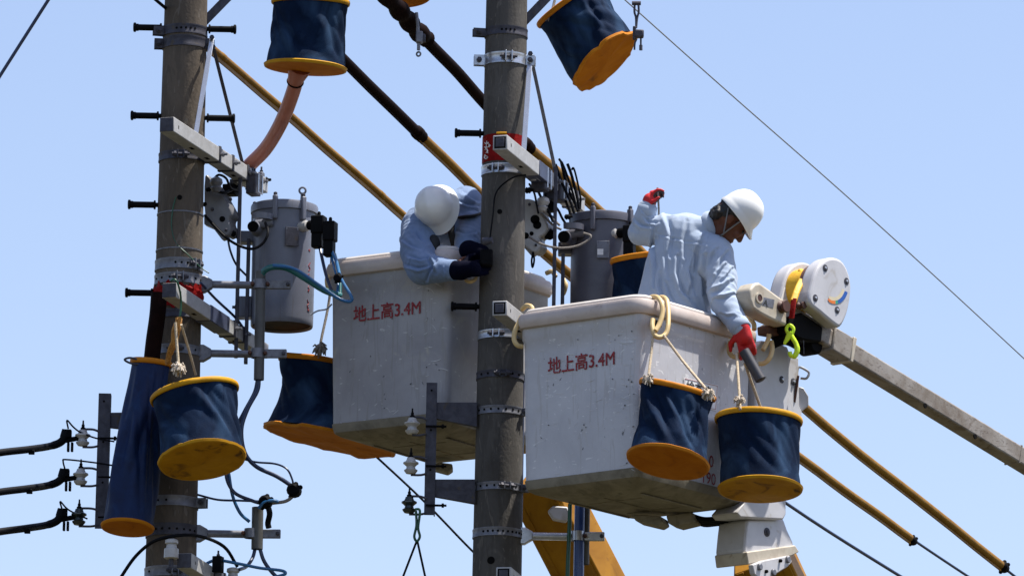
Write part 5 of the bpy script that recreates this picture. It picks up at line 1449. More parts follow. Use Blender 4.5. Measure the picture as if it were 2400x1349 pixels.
part("ring", MB().tube(catmull([P(1846, 780, 34.4), P(1843, 770, 34.4), P(1848, 762, 34.4), P(1856, 764, 34.4), P(1860, 772, 34.4), P(1856, 784, 34.4)], 5), M(4), 10), MT["lime"], lh)
part("hook_body", MB().tube(catmull([P(1850, 778, 34.4), P(1858, 792, 34.4), P(1866, 806, 34.4), P(1868, 822, 34.4), P(1862, 834, 34.4), P(1853, 832, 34.4), P(1851, 824, 34.4)], 5), [M(5.5)] * 12 + [M(6.5)] * 10 + [M(5)] * 9, 10), MT["lime"], lh)
part("latch", MB().tube([P(1852, 778, 34.39), P(1846, 792, 34.39), P(1838, 806, 34.39)], [M(6.5), M(6), M(3)], 8), MT["lime"], lh)

# ------------------------------------------------------------------ hooks over the bucket rims
def rim_hook(label, paths, r=5.6, m="hook"):
    t = thing("rim_hook", label, "hook", P(*paths[0][-1]), "tan hooks over the bucket rims")
    for p in paths:
        part("hook_loop", MB().tube(catmull([P(*q) for q in p], 6), M(r), 10), MT[m], t)
    return t
rim_hook("pair of tan hooks over the near bucket's rim above the hanging bag", ([(1516, 706, 33.98), (1527, 696, 33.9), (1541, 697, 33.84), (1551, 712, 33.8), (1552, 736, 33.78), (1545, 760, 33.76), (1536, 775, 33.74)],
         [(1540, 703, 34.0), (1551, 696, 33.94), (1562, 703, 33.88), (1566, 725, 33.83), (1566, 760, 33.78), (1560, 782, 33.76), (1546, 790, 33.74), (1534, 784, 33.74), (1529, 764, 33.76), (1530, 748, 33.78)]))
part("black_clip", MB().box(P(1538, 758, 33.86), NB.dR, nR, Z_, 0.03, 0.012, 0.016), MT["black"], bpy.data.objects["rim_hook"], 0.003)
rim_hook("tan hook at the near bucket's corner beside the dark grey pole", ([(1224, 724, 34.36), (1234, 716, 34.32), (1246, 720, 34.28), (1248, 736, 34.27)], [(1222, 742, 34.28), (1216, 756, 34.26), (1207, 775, 34.25), (1205, 795, 34.25), (1212, 808, 34.25), (1224, 812, 34.27)]))
rim_hook("pair of tan hooks over the near bucket's rim beyond the red glove", ([(1742, 748, 34.44), (1754, 745, 34.4), (1766, 757, 34.36), (1768, 772, 34.34)], [(1780, 772, 34.52), (1792, 766, 34.48), (1802, 776, 34.44), (1800, 796, 34.42), (1788, 820, 34.4)], [(1808, 800, 34.44), (1810, 818, 34.42), (1804, 838, 34.4), (1792, 850, 34.4), (1778, 852, 34.4)]))
rim_hook("tan hook under the red glove carrying the amber-rimmed bag", ([(1712, 800, 34.34), (1708, 818, 34.32), (1714, 832, 34.3), (1726, 836, 34.28), (1734, 828, 34.28)],))
rim_hook("orange-lit hook under the bent-over worker's hands", ([(1092, 650, 34.96), (1094, 658, 34.94), (1104, 660, 34.93), (1114, 654, 34.95), (1116, 640, 34.97)],), 4.5)
rim_hook("tan hook on the far bucket's rim seen between pole and transformer", ([(1280, 640, 35.62), (1294, 636, 35.6), (1302, 648, 35.58)], [(1320, 654, 35.66), (1326, 668, 35.64), (1322, 684, 35.64), (1318, 690, 35.64)]))
rim_hook("tan hook on the far bucket's corner behind the teal cables", ([(770, 645, 35.36), (766, 655, 35.35), (768, 672, 35.35), (775, 680, 35.36)],), 5)

# inspection sticker and the load figures on the sunlit side
fo, fn = NB.faceR
onF = lambda x, y, l=0.0: PP(x, y, fo, fn) + fn * l
exr = NB.dR.copy()
eyr = fn.cross(exr).normalized()
if eyr.z < 0:
    eyr = -eyr
sk = part("inspection_sticker", MB().prism([onF(x, y, 0.002) for x, y in ((1602, 884), (1682, 902), (1678, 962), (1600, 944))], fn * 0.0008), MT["white"], NB.t)
part("sticker_border", MB().tube([onF(x, y, 0.0035) for x, y in ((1604, 887), (1680, 904), (1676, 959), (1602, 942))], 0.0012, 5, closed=True), MT["redpaint"], sk)
part("sticker_print", text_mb("検査済", onF(1606, 918, 0.0045), exr, eyr, 0.052, 0.0, 0.01, 1.0), MT["ink"], sk)
part("load_figures", text_mb("0", onF(1660, 1092, 0.003), exr, eyr, 0.06, 0.0, 0.006, 1.0), MT["redpaint"], NB.t)
part("load_figures", text_mb("190", onF(1642, 1128, 0.003), exr, eyr, 0.06, 0.0, 0.006, 1.0), MT["redpaint"], NB.t)

# ------------------------------------------------------------------ workers
def capsule(mb, a, b, ra, rb, n=20, flat=None):
    """tapered limb with round ends; flat = (axis, factor) thins the section along an axis"""
    a, b = V(a), V(b)
    d, s, u = frame(b - a) if (b - a).length > 1e-5 else (Z_, X_, Y_)
    rows = []
    m = 5
    for i in range(m + 1):
        th = math.pi / 2 * (1 - i / m)
        rows.append((a - d * (ra * math.sin(th)), ra * math.cos(th)))
    for i in range(m + 1):
        th = math.pi / 2 * i / m
        rows.append((b + d * (rb * math.sin(th)), rb * math.cos(th)))
    vs, fs = [], []
    for c, r in rows:
        r = max(r, 1e-4)
        for k in range(n):
            an = 2 * math.pi * k / n
            o = s * (r * math.cos(an)) + u * (r * math.sin(an))
            if flat:
                ax, fct = flat
                o = o - ax * (o.dot(ax) * (1 - fct))
            vs.append(c + o)
    for i in range(len(rows) - 1):
        for k in range(n):
            l = (k + 1) % n
            fs.append((i * n + k, i * n + l, (i + 1) * n + l, (i + 1) * n + k))
    fs.append(tuple(range(n - 1, -1, -1)))
    fs.append(tuple((len(rows) - 1) * n + k for k in range(n)))
    mb.add(vs, fs)
    return mb

def skin_over(name, mb, mat_, parent, voxel, smooth=6, disp=None, label=None):
    org = ORG[parent.name] if parent else V((0, 0, 0))
    me = bpy.data.meshes.new("raw")
    me.from_pydata([tuple(p - org) for p in mb.v], [], mb.f)
    tmp = bpy.data.objects.new("raw", me)
    col.objects.link(tmp)
    r = tmp.modifiers.new("r", "REMESH")
    r.mode, r.voxel_size = "VOXEL", voxel
    s = tmp.modifiers.new("s", "SMOOTH")
    s.factor, s.iterations = 0.5, smooth
    bpy.context.view_layer.update()
    dg = bpy.context.evaluated_depsgraph_get()
    out = bpy.data.meshes.new_from_object(tmp.evaluated_get(dg))
    bpy.data.objects.remove(tmp)
    bpy.data.meshes.remove(me)
    if disp:
        nn = [v.normal.copy() for v in out.vertices]
        for v, n in zip(out.vertices, nn):
            v.co = v.co + n * disp(v.co + org, n)
    out.materials.clear()
    out.materials.append(mat_)
    out.polygons.foreach_set("use_smooth", [True] * len(out.polygons))
    out.name = name
    o = bpy.data.objects.new(name, out)
    col.objects.link(o)
    o.parent = parent
    ORG[o.name] = org
    if label:
        o["label"] = label
    return o

def fold_field(bones, amp, seed):
    """cloth folds: long ones along the trunk, slanting rings on the sleeves"""
    def f(p, n):
        best, bi, bt = 1e9, None, 0
        for (a, b, kind) in bones:
            ab = b - a
            t = max(0.0, min(1.0, (p - a).dot(ab) / ab.length_squared))
            q = (p - (a + ab * t)).length
            if kind == "trunk":
                q *= 0.62
            if q < best:
                best, bi, bt = q, (a, b, kind), t
        a, b, kind = bi
        d, s, u = frame(b - a)
        x, y, z = (p - a).dot(d), (p - a).dot(s), (p - a).dot(u)
        if kind == "trunk":
            w = noise.noise(V((p.x * 3, p.y * 3, p.z * 3 + seed))) * 0.05
            g = noise.noise(V(((y + x * 0.35 + w) * 13, (z + w) * 13, x * 2.4 + seed)))
            g2 = noise.noise(V(((y - x * 0.5) * 24, z * 20, x * 5 + seed + 4)))
            rd = (1 - abs(g) * 2.0)
            return amp * (max(rd, -0.3) * 0.75 + 0.35 * g2)
        k = 26 if kind == "sleeve" else 40
        sl = (x + y * 0.55)
        g = noise.noise(V((sl * k, y * 7, z * 7 + seed)))
        g2 = noise.noise(V(((x - z * 0.6) * k * 0.7, y * 10, seed + z * 8)))
        return amp * 0.85 * ((1 - abs(g) * 2.1) * 0.8 + 0.5 * g2)
    return f

def to_px(p):
    d = p - CAM
    k = d.dot(FWD)
    return V((W / 2 + F_PX * d.dot(RGT) / k, H / 2 - F_PX * d.dot(UPV) / k))

def with_creases(field, creases):
    """adds single long folds: a valley with a raised lip on one side, along a drawn line"""
    segs = []
    for pts, wd, dp in creases:
        q = [V(p) for p in pts]
        segs.append((q, wd, dp))
    def f(p, n):
        d = field(p, n)
        if n.dot(FWD) > 0.35:
            return d
        s = to_px(p)
        for q, wd, dp in segs:
            best, sg, tt = 1e9, 0.0, 0.0
            for i in range(len(q) - 1):
                ab = q[i + 1] - q[i]
                t = max(0.0, min(1.0, (s - q[i]).dot(ab) / ab.length_squared))
                r = s - (q[i] + ab * t)
                if r.length < best:
                    best = r.length
                    sg = 1.0 if ab.x * r.y - ab.y * r.x > 0 else -1.0
                    tt = (i + t) / (len(q) - 1)
            if best < wd * 4:
                x = best / wd * sg
                tap = math.sin(math.pi * min(1.0, max(0.0, 0.08 + tt * 0.84))) ** 0.6
                d += tap * dp * (-math.exp(-x * x) + 0.85 * math.exp(-((x - 1.7) / 1.1) ** 2))
        return d
    return f

CR1 = [([(1655, 600), (1648, 640), (1650, 690), (1662, 725)], 5.0, 0.0176), ([(1590, 600), (1588, 640), (1600, 680), (1640, 725)], 4.3, 0.0154), ([(1533, 530), (1530, 570), (1536, 620), (1534, 670)], 3.6, 0.0121),
       ([(1560, 505), (1575, 545), (1572, 600)], 5.0, 0.0110), ([(1612, 520), (1604, 560), (1606, 600)], 5.0, 0.0110), ([(1645, 560), (1634, 590), (1628, 640)], 4.3, 0.0121), ([(1680, 585), (1668, 600), (1660, 625)], 3.6, 0.0110),
       ([(1705, 590), (1690, 612), (1680, 640)], 3.6, 0.0110), ([(1712, 660), (1690, 678), (1668, 684)], 4.3, 0.0154), ([(1718, 690), (1700, 698), (1676, 700)], 3.6, 0.0132), ([(1510, 505), (1520, 520), (1540, 522)], 3.6, 0.0121),
       ([(1490, 515), (1505, 528), (1530, 530)], 3.6, 0.0110), ([(1505, 490), (1518, 505), (1530, 500)], 2.9, 0.0088), ([(1548, 640), (1546, 670), (1556, 710)], 4.3, 0.0110), ([(1575, 560), (1560, 600), (1566, 650)], 4.3, 0.0099),
       ([(1720, 740), (1704, 742), (1690, 735)], 2.9, 0.0088), ([(1618, 630), (1624, 660), (1618, 690)], 5.0, 0.0110),
       ([(1540, 548), (1570, 556), (1610, 566), (1662, 572)], 2.6, 0.004), ([(1660, 556), (1650, 585), (1650, 630), (1654, 660)], 2.6, 0.005), ([(1548, 520), (1538, 545), (1540, 575)], 2.6, 0.004),
       ([(1700, 620), (1684, 640), (1672, 662)], 2.9, 0.0110), ([(1716, 630), (1702, 650), (1690, 662)], 2.9, 0.0099), ([(1560, 660), (1570, 690), (1590, 722)], 2.9, 0.0099), ([(1625, 600), (1618, 640), (1630, 690)], 2.9, 0.0088)]
CR2 = [([(1020, 640), (1010, 618), (1000, 600)], 3.6, 0.0132), ([(1000, 655), (1008, 632), (1022, 612)], 3.6, 0.0154), ([(960, 600), (985, 606), (1010, 598)], 3.6, 0.0132), ([(952, 620), (980, 628), (1005, 622)], 3.6, 0.0132),
       ([(970, 540), (985, 560), (1000, 570)], 4.3, 0.0132), ([(945, 560), (965, 575), (985, 582)], 3.6, 0.0110), ([(1085, 450), (1100, 460), (1120, 470)], 4.3, 0.0132), ([(1075, 470), (1095, 478), (1120, 482)], 3.6, 0.0110),
       ([(1045, 630), (1050, 640), (1048, 652)], 2.9, 0.0099), ([(1070, 540), (1090, 548), (1112, 545)], 3.6, 0.0110)]

def helmet_on(parent, c, f, u, L=0.108, Wd=0.098, Hh=0.118, brim=0.010, peak=0.03):
    """hard hat: dome, rim all round, short peak towards f"""
    s = f.cross(u).normalized()
    rows = []
    n = 48
    m = 16
    for i in range(m + 1):
        th = math.pi / 2 * i / m               # 0 at rim, pi/2 at crown
        row = []
        for k in range(n):
            a = 2 * math.pi * k / n
            rr = math.cos(th) ** 0.82
            p = c + f * (L * rr * math.cos(a)) + s * (Wd * rr * math.sin(a)) + u * (Hh * math.sin(th) ** 0.95)
            row.append(p + u * (0.007 * math.sin(th) * math.exp(-(Wd * rr * math.sin(a) / 0.02) ** 2)))
        rows.append(row)
    edge, edge2 = [], []
    for k in range(n):
        a = 2 * math.pi * k / n
        ex_ = brim * 0.55 + peak * max(0.0, math.cos(a)) ** 3
        rd = (f * math.cos(a) + s * math.sin(a))
        edge.append(c + f * ((L + ex_) * math.cos(a)) + s * ((Wd + brim * 0.55 + peak * 0.1) * math.sin(a)) - u * (0.022 + 0.012 * max(0, math.cos(a)) ** 2))
        edge2.append(c + f * ((L + ex_ - 0.004) * math.cos(a)) + s * ((Wd + brim * 0.5) * math.sin(a)) - u * (0.030 + 0.012 * max(0, math.cos(a)) ** 2))
    inner = [c + (p - c) * 0.955 - u * 0.012 for p in rows[0]]
    inside = [[c + (p - c) * 0.95 - u * 0.008 for p in r] for r in rows[0:m:3]]
    mb = MB().grid([inner, edge2, edge, rows[0]] + rows[1:])
    mb.add(rows[-1], [tuple(range(n))])
    h = part("helmet", mb, MT["helmet"], parent, angle=50)
    mb2 = MB().grid([inner] + inside)
    mb2.add(inside[-1], [tuple(range(n))])
    part("helmet_lining", mb2, MT["helmet"], h, angle=50)
    rg = []
    for i in range(21):
        th = math.pi * (0.06 + 0.88 * i / 20)
        rg.append(c - f * (L * math.cos(th) * 0.985) + u * (Hh * math.sin(th) * 1.0))
    return h

def head_shapes(mb, c, f, u):
    """skull, jaw, nose, ears, brow of a head looking along f"""
    s = f.cross(u).normalized()
    B = lambda x, y, z, rx, ry, rz: mb.ball(c + f * x + s * y + u * z, f * rx, s * ry, u * rz, 18, 12)
    B(-0.005, 0, 0.025, 0.096, 0.075, 0.098)
    B(0.03, 0, -0.055, 0.064, 0.056, 0.066)
    B(0.062, 0, -0.092, 0.026, 0.026, 0.022)
    B(0.035, 0.0, -0.005, 0.068, 0.062, 0.05)
    B(0.088, 0, 0.028, 0.016, 0.045, 0.014)
    capsule(mb, c + f * 0.094 + u * 0.015, c + f * 0.112 - u * 0.028, 0.009, 0.0145, 10)
    for k in (-1, 1):
        B(0.103, k * 0.012, -0.033, 0.010, 0.009, 0.008)
        B(0.072, k * 0.04, -0.025, 0.022, 0.022, 0.022)
        B(-0.012, k * 0.076, -0.012, 0.022, 0.008, 0.032)
    B(0.089, 0, -0.062, 0.015, 0.024, 0.0075)
    B(0.085, 0, -0.076, 0.015, 0.021, 0.008)

def hand_shapes(mb, wrist, palm_dir, side, nrm, curl, spread=0.16, k=1.0, thumb=1):
    """palm, four jointed fingers of unequal length and a thumb leaving the palm's side"""
    d, s, n = palm_dir.normalized(), side.normalized(), nrm.normalized()
    pc = wrist + d * (0.05 * k)
    for t_ in (-0.028, -0.009, 0.009, 0.028):
        capsule(mb, wrist + d * 0.012 * k + s * t_ * 0.72 * k, wrist + d * 0.088 * k + s * t_ * k, 0.0155 * k, 0.0135 * k, 10)
    for i, (off, ln) in enumerate(((-0.030, 0.066), (-0.010, 0.078), (0.010, 0.073), (0.029, 0.056))):
        a = spread * (i - 1.5) * 0.35
        dr = (d * math.cos(a) + s * math.sin(a)).normalized()
        p = wrist + d * 0.088 * k + s * off * k
        ang = curl[i] if isinstance(curl, (list, tuple)) else curl
        tot = 0.0
        for j, fr in enumerate((0.45, 0.32, 0.26)):
            tot += ang * (0.8, 1.0, 0.7)[j]
            q = p + (dr * math.cos(tot) + n * math.sin(tot)) * (ln * fr * 1.15 * k)
            capsule(mb, p, q, (0.0105, 0.0098, 0.009)[j] * k, (0.0098, 0.009, 0.008)[j] * k, 10)
            p = q
    b = wrist + d * 0.022 * k + s * (-0.032 * thumb) * k
    m1 = b + (d * 0.55 - s * 0.7 * thumb + n * 0.45).normalized() * 0.045 * k
    m2 = m1 + (d * 0.85 - s * 0.15 * thumb + n * 0.5).normalized() * 0.032 * k
    capsule(mb, b, m1, 0.015 * k, 0.0115 * k, 10)
    capsule(mb, m1, m2, 0.0112 * k, 0.009 * k, 10)

def img(x, y, z=0.0):                    # direction given in the picture's axes: right, up, away
    return (RGT * x + UPV * y + FWD * z).normalized()

# ---- the worker standing in the near bucket, back to us, head turned and bowed
J = dict(pel=P(1586, 800, 34.42), wai=P(1588, 712, 34.44), che=P(1600, 620, 34.44), upc=P(1612, 560, 34.42), nek=P(1664, 530, 34.40), hed=P(1712, 513, 34.36),
         lsh=P(1560, 540, 34.46), lel=P(1503, 545, 34.50), lwr=P(1519, 482, 34.46), rsh=P(1668, 588, 34.38), rel=P(1694, 704, 34.27), rwr=P(1738, 772, 34.2))
flo = NB.pt(0, 0, 0.085).z
side_x = X_
w1 = thing("person", "lineworker in white helmet and pale blue shirt leaning out of the near bucket", "person", V((J["pel"].x, 34.45, flo)))
body = MB()
capsule(body, J["pel"], J["wai"], 0.135, 0.125, flat=(Y_, 0.72))
capsule(body, J["wai"], J["che"], 0.125, 0.14, flat=(Y_, 0.7))
capsule(body, J["che"], J["upc"], 0.14, 0.125, flat=(Y_, 0.68))
capsule(body, J["lsh"], J["rsh"], 0.062, 0.062)
capsule(body, J["upc"], J["nek"], 0.085, 0.058)
capsule(body, J["nek"], J["hed"], 0.055, 0.06)
capsule(body, J["lsh"], J["lel"], 0.055, 0.042)
capsule(body, J["lel"], J["lwr"], 0.042, 0.028)
capsule(body, J["rsh"], J["rel"], 0.055, 0.042)
capsule(body, J["rel"], J["rwr"], 0.042, 0.028)
hf = img(0.60, -0.78, 0.12)
hu = (img(0.78, 0.61, 0.05) - hf * img(0.78, 0.61, 0.05).dot(hf)).normalized()
head_shapes(body, J["hed"], hf, hu)
hips, knees, feet = [], [], []
for k in (-1, 1):
    h_ = J["pel"] + X_ * (0.08 * k) - Z_ * 0.02
    kn = V((J["pel"].x + 0.11 * k, J["pel"].y + 0.03, (J["pel"].z + flo) / 2))
    ft = V((J["pel"].x + 0.12 * k, 34.46, flo + 0.075))
    hips.append(h_); knees.append(kn); feet.append(ft)
    capsule(body, h_, kn, 0.08, 0.055)
    capsule(body, kn, ft, 0.052, 0.04)
    capsule(body, ft - Z_ * 0.03, ft + V((0.02 * k, 0.13, -0.04)), 0.042, 0.032)
hand_l = (img(0.30, 0.95, 0.05), img(-0.15, 0.1, 1.0), img(0.95, -0.30, 0.1))
CURL_L = (0.7, 0.95, 1.05, 1.1)
hand_r = (img(0.28, -0.95, 0.0), img(0.95, 0.28, 0.1), img(-0.1, -0.1, 1.0))
hand_shapes(body, J["lwr"], *hand_l, CURL_L, k=0.62, thumb=1)
hand_shapes(body, J["rwr"], hand_r[0], hand_r[1], hand_r[2], 0.75, k=0.9)
skin_over("body", body, MT["skin"], w1, 0.0055, 4)
for k in (-1, 1):
    sd = hf.cross(hu).normalized()
    e = J["hed"] + hf * 0.083 + sd * (0.032 * k) + hu * 0.006
    part("eye", MB().ball(e, hf * 0.011, sd * 0.014, hu * 0.011, 10, 8), MT["hair"], w1)
tr = MB()
capsule(tr, J["pel"], J["wai"], 0.155, 0.14, flat=(Y_, 0.75))
for k in (0, 1):
    capsule(tr, hips[k], knees[k], 0.095, 0.075)
    capsule(tr, knees[k], feet[k], 0.075, 0.07)
skin_over("trousers", tr, MT["trousers"], w1, 0.01, 6)
sh = MB()
capsule(sh, P(1578, 775, 34.43), P(1580, 705, 34.44), 0.19, 0.185, flat=(Y_, 0.74))
capsule(sh, P(1580, 705, 34.44), P(1594, 625, 34.44), 0.185, 0.172, flat=(Y_, 0.74))
capsule(sh, P(1594, 625, 34.44), P(1606, 565, 34.43), 0.170, 0.145, flat=(Y_, 0.72))
capsule(sh, P(1566, 543, 34.45), P(1660, 588, 34.39), 0.088, 0.096)
capsule(sh, P(1590, 540, 34.43), P(1652, 543, 34.41), 0.085, 0.075)
capsule(sh, P(1650, 545, 34.41), P(1668, 530, 34.40), 0.066, 0.058)
capsule(sh, J["lsh"], J["lel"], 0.086, 0.066)
capsule(sh, J["lel"], P(1517, 488, 34.465), 0.066, 0.046)
capsule(sh, P(1672, 596, 34.37), P(1688, 650, 34.32), 0.100, 0.086)
capsule(sh, P(1688, 650, 34.32), J["rel"], 0.084, 0.072)
capsule(sh, J["rel"], P(1734, 767, 34.205), 0.070, 0.050)
bones = [(P(1580, 780, 34.44), P(1608, 545, 34.43), "trunk"), (J["lsh"], J["lel"], "sleeve"), (J["lel"], J["lwr"], "sleeve"), (P(1675, 610, 34.37), J["rel"], "sleeve"), (J["rel"], J["rwr"], "sleeve")]
shirt = skin_over("shirt", sh, MT["shirt"], w1, 0.005, 6, with_creases(fold_field(bones, 0.004, 2.0), CR1))
ax = (J["hed"] - J["nek"]).normalized()
part("collar", MB().lathe(P(1668, 529, 34.40) - ax * 0.02, ax, [(0.073, 0), (0.078, 0.016), (0.072, 0.045), (0.062, 0.05), (0.058, 0.03)], 28, cap=False), MT["shirt"], shirt, angle=80)
for (jn, dr, r) in (("lwr", (J["lwr"] - J["lel"]).normalized(), 0.047), ("rwr", (J["rwr"] - J["rel"]).normalized(), 0.052)):
    part("cuff", MB().lathe(J[jn] - dr * 0.05, dr, [(r * 0.95, 0), (r * 1.06, 0.006), (r * 1.03, 0.05), (r * 0.9, 0.053), (r * 0.88, 0.03)], 24, cap=False), MT["shirt"], shirt, angle=80)
gl = MB()
capsule(gl, J["lwr"] - hand_l[0] * 0.01, J["lwr"] + hand_l[0] * 0.03, 0.036, 0.036)
hand_shapes(gl, J["lwr"], *hand_l, CURL_L, k=0.78, thumb=1)
g_l = skin_over("glove", gl, MT["redglove"], w1, 0.0042, 3, label="red glove with dark grip, raised beside the rope")
gr = MB()
capsule(gr, J["rwr"] - hand_r[0] * 0.015, J["rwr"] + hand_r[0] * 0.04, 0.043, 0.044)
hand_shapes(gr, J["rwr"], hand_r[0], hand_r[1], hand_r[2], 0.75, k=1.12)
g_r = skin_over("glove", gr, MT["redglove"], w1, 0.0045, 3, label="red glove reaching down over the bucket's side")
# dark rubber grip on the palm side of the raised glove
gp = MB()
hand_shapes(gp, J["lwr"] + img(0.9, -0.2, -0.1) * 0.008, *hand_l, [c * 1.08 for c in CURL_L], k=0.73, thumb=1)
skin_over("glove_grip", gp, MT["darkgrip"], g_l, 0.0045, 3)
hel = helmet_on(w1, J["hed"] + hu * 0.055 + hf * 0.004, hf, hu)
hr = MB()
hr.ball(J["hed"] - hf * 0.018 + hu * 0.025, hf * 0.084, hf.cross(hu).normalized() * 0.08, hu * 0.08, 18, 12)
hr.ball(J["hed"] - hf * 0.066 - hu * 0.03, hf * 0.035, hf.cross(hu).normalized() * 0.062, hu * 0.05, 14, 10)
skin_over("hair", hr, MT["hair"], w1, 0.006, 2, lambda p, n: 0.007 * noise.noise(p * 70))
sd = hf.cross(hu).normalized()
for k in (-1, 1):
    part("chin_strap", MB().tube(catmull([J["hed"] + hf * 0.03 + sd * (0.078 * k) + hu * 0.04, J["hed"] + hf * 0.028 + sd * (0.071 * k) - hu * 0.03, J["hed"] + hf * 0.03 + sd * (0.05 * k) - hu * 0.095, J["hed"] + hf * 0.035 - hu * 0.122], 5), 0.009, 8, flat=0.4), MT["greystrap"], w1)
    part("chin_strap", MB().tube(catmull([J["hed"] - hf * 0.06 + sd * (0.068 * k) + hu * 0.02, J["hed"] - hf * 0.012 + sd * (0.078 * k) - hu * 0.035, J["hed"] + hf * 0.022 + sd * (0.062 * k) - hu * 0.07], 5), 0.009, 8, flat=0.4), MT["greystrap"], w1)
t = thing("hot_stick", "dark grey cylindrical tool held in the red glove over the bucket's side", "tool", P(1785, 892, 34.18))
part("tube", MB().rod(P(1744, 822, 34.2), P(1782, 888, 34.18), M(12.5), 18), MT["stick"], t)
part("end_cap", MB().lathe(P(1780, 884, 34.181), P(1782, 888, 34.18) - P(1744, 822, 34.2), [(M(13), 0), (M(13), 0.014), (M(10), 0.018)], 18), MT["stick"], t)
cable("thin dark cord hanging from the raised red glove", [(1541, 440, 34.43), (1543, 470, 34.43), (1544, 505, 34.5), (1540, 540, 34.62)], 2.4, "rope_grey", "hand_line", cat="cord")

# ---- the worker in the far bucket, bent over towards the pole
K = dict(pel=P(1112, 735, 35.62), wai=P(1106, 640, 35.64), mid=P(1094, 545, 35.56), upb=P(1078, 500, 35.42), nek=P(1046, 500, 35.26), hed=P(1029, 493, 35.16),
         rsh=P(988, 530, 35.28), rel=P(984, 622, 35.0), rwr=P(1066, 633, 34.86), lsh=P(1104, 535, 35.30), lel=P(1098, 606, 35.12), lwr=P(1112, 590, 34.93))
flo2 = FB.pt(0, 0, 0.085).z
w2 = thing("person", "lineworker in white helmet and blue shirt bent over the far bucket's rim", "person", V((K["pel"].x, 35.62, flo2)))
body = MB()
capsule(body, K["pel"], K["wai"], 0.14, 0.13, flat=(Y_, 0.8))
capsule(body, K["wai"], K["mid"], 0.13, 0.14)
capsule(body, K["mid"], K["upb"], 0.135, 0.11)
capsule(body, K["rsh"], K["lsh"], 0.06, 0.06)
capsule(body, K["upb"], K["nek"], 0.08, 0.056)
capsule(body, K["nek"], K["hed"], 0.055, 0.055)
capsule(body, K["rsh"], K["rel"], 0.055, 0.042)
capsule(body, K["rel"], K["rwr"], 0.042, 0.028)
capsule(body, K["lsh"], K["lel"], 0.055, 0.042)
capsule(body, K["lel"], K["lwr"], 0.042, 0.028)
ku = look_normal(0.87, 140)
kf = img(0.35, -0.85, 0.2)
kf = (kf - ku * kf.dot(ku)).normalized()
head_shapes(body, K["hed"], kf, ku)
hips, knees, feet = [], [], []
for k in (-1, 1):
    h_ = K["pel"] + X_ * (0.08 * k) - Z_ * 0.02
    kn = V((K["pel"].x + 0.1 * k, K["pel"].y - 0.05, (K["pel"].z + flo2) / 2))
    ft = V((K["pel"].x + 0.1 * k, 35.64, flo2 + 0.075))
    hips.append(h_); knees.append(kn); feet.append(ft)
    capsule(body, h_, kn, 0.08, 0.055)
    capsule(body, kn, ft, 0.052, 0.04)
    capsule(body, ft - Z_ * 0.03, ft + V((0.02 * k, -0.13, -0.04)), 0.042, 0.032)
hr_ = (img(0.97, 0.12, 0.0), img(0.05, -0.95, -0.2), img(0.1, 0.1, 1))
hl_ = (img(0.80, -0.25, -0.1), img(0.25, 0.9, 0.1), img(0.3, -0.3, 0.9))
hand_shapes(body, K["rwr"], *hr_, 0.45, k=0.9)
hand_shapes(body, K["lwr"], *hl_, 0.6, k=0.9)
skin_over("body", body, MT["skin"], w2, 0.0055, 4)
tr = MB()
capsule(tr, K["pel"], K["wai"], 0.16, 0.15, flat=(Y_, 0.8))
for k in (0, 1):
    capsule(tr, hips[k], knees[k], 0.095, 0.075)
    capsule(tr, knees[k], feet[k], 0.075, 0.07)
skin_over("trousers", tr, MT["trousers"], w2, 0.01, 6)
sh = MB()
capsule(sh, P(1108, 690, 35.63), K["wai"], 0.165, 0.155, flat=(Y_, 0.85))
capsule(sh, K["wai"], K["mid"], 0.152, 0.152, flat=(X_, 0.9))
capsule(sh, P(1086, 540, 35.54), P(1066, 498, 35.36), 0.150, 0.118)
capsule(sh, P(1092, 478, 35.46), P(1078, 500, 35.36), 0.092, 0.1)
capsule(sh, P(998, 528, 35.28), P(1092, 535, 35.32), 0.092, 0.092)
capsule(sh, K["rsh"], P(980, 590, 35.1), 0.105, 0.092)
capsule(sh, P(980, 590, 35.1), P(990, 630, 34.98), 0.09, 0.082)
capsule(sh, P(990, 628, 34.98), P(1030, 632, 34.92), 0.08, 0.066)
capsule(sh, P(1030, 632, 34.92), P(1060, 633, 34.87), 0.066, 0.05)
capsule(sh, K["lsh"], P(1100, 580, 35.16), 0.09, 0.072)
capsule(sh, P(1100, 580, 35.16), P(1102, 602, 35.06), 0.07, 0.055)
bones = [(P(1108, 690, 35.63), K["mid"], "trunk"), (K["mid"], K["upb"], "trunk"), (K["rsh"], P(984, 622, 35.0), "sleeve"), (P(990, 628, 34.98), K["rwr"], "sleeve"), (K["lsh"], K["lel"], "sleeve")]
shirt2 = skin_over("shirt", sh, MT["shirt_blue"], w2, 0.005, 6, with_creases(fold_field(bones, 0.005, 6.0), CR2))
dr = (K["rwr"] - P(1030, 632, 34.92)).normalized()
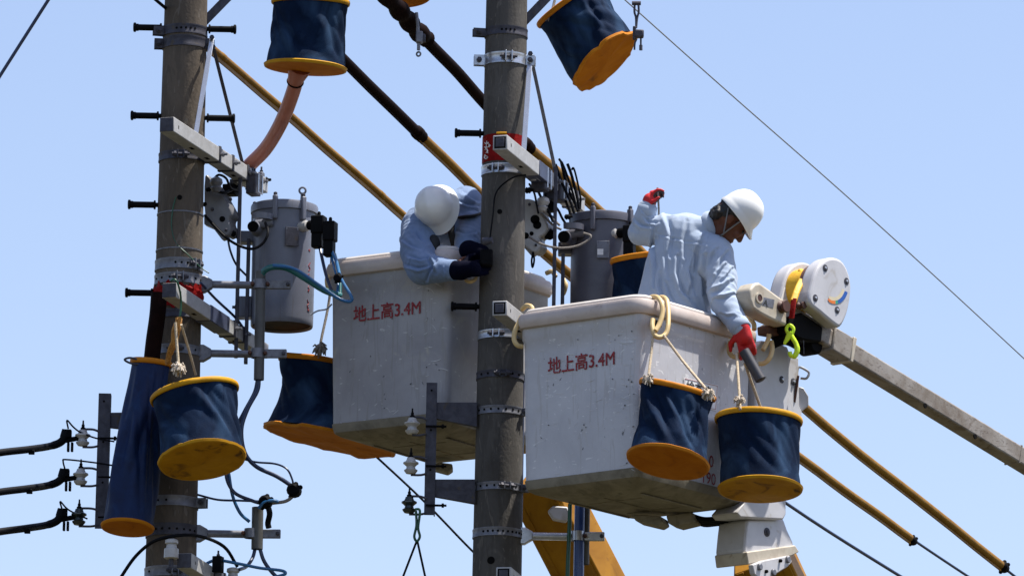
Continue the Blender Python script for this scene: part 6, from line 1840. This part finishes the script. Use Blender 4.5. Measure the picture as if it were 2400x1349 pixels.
part("cuff", MB().lathe(K["rwr"] - dr * 0.05, dr, [(0.05, 0), (0.055, 0.006), (0.054, 0.05), (0.046, 0.053), (0.045, 0.03)], 24, cap=False), MT["shirt_blue"], shirt2, angle=80)
g1 = MB()
capsule(g1, K["rwr"] + dr * 0.0, K["rwr"] + dr * 0.045, 0.05, 0.05)
capsule(g1, K["rwr"] + dr * 0.04, K["rwr"] + dr * 0.12 + UPV * 0.01, 0.046, 0.04)
hand_shapes(g1, K["rwr"] + dr * 0.035, *hr_, 0.62, k=1.08)
skin_over("glove", g1, MT["navyglove"], w2, 0.0045, 3)
g2 = MB()
capsule(g2, K["lwr"] - hl_[0] * 0.03, K["lwr"] + hl_[0] * 0.03, 0.052, 0.05)
hand_shapes(g2, K["lwr"], *hl_, 0.75, k=1.08)
skin_over("glove", g2, MT["navyglove"], w2, 0.0045, 3)
helmet_on(w2, K["hed"] + ku * 0.05, kf, ku, L=0.106, Wd=0.099, Hh=0.12, brim=0.045, peak=0.012)
hq = MB()
hq.ball(K["hed"] + ku * 0.03 - kf * 0.02, kf * 0.082, kf.cross(ku).normalized() * 0.078, ku * 0.07, 16, 10)
skin_over("hair", hq, MT["hair"], w2, 0.007, 2)
part("harness_strap", MB().tube(catmull([P(1068, 512, 35.26), P(1088, 508, 35.2), P(1108, 506, 35.2), P(1128, 500, 35.28)], 6), 0.02, 10, flat=0.4), MT["strap"], w2)
part("harness_strap", MB().tube(catmull([P(1060, 515, 35.24), P(1058, 545, 35.2), P(1064, 575, 35.22)], 6), 0.016, 10, flat=0.4), MT["strap"], w2)
part("chest_pouch", MB().ball(P(1016, 572, 35.08), X_ * 0.034, Y_ * 0.03, Z_ * 0.05, 14, 10), MT["strap"], w2)
t = thing("pole_clamp", "dark clamp with grey cap being fitted to the pole face by gloved hands", "clamp", P(1136, 600, 34.84))
part("clamp_body", MB().box(P(1140, 605, 34.84), X_, Y_, Z_, M(15), 0.03, M(20)), MT["black"], t, 0.01)
part("clamp_cap", MB().lathe(P(1132, 566, 34.82), V((0.9, -0.2, 0.1)), [(M(9), 0), (M(9), 0.03), (M(7), 0.032), (M(8), 0.05)], 14), MT["galv_dull"], t)
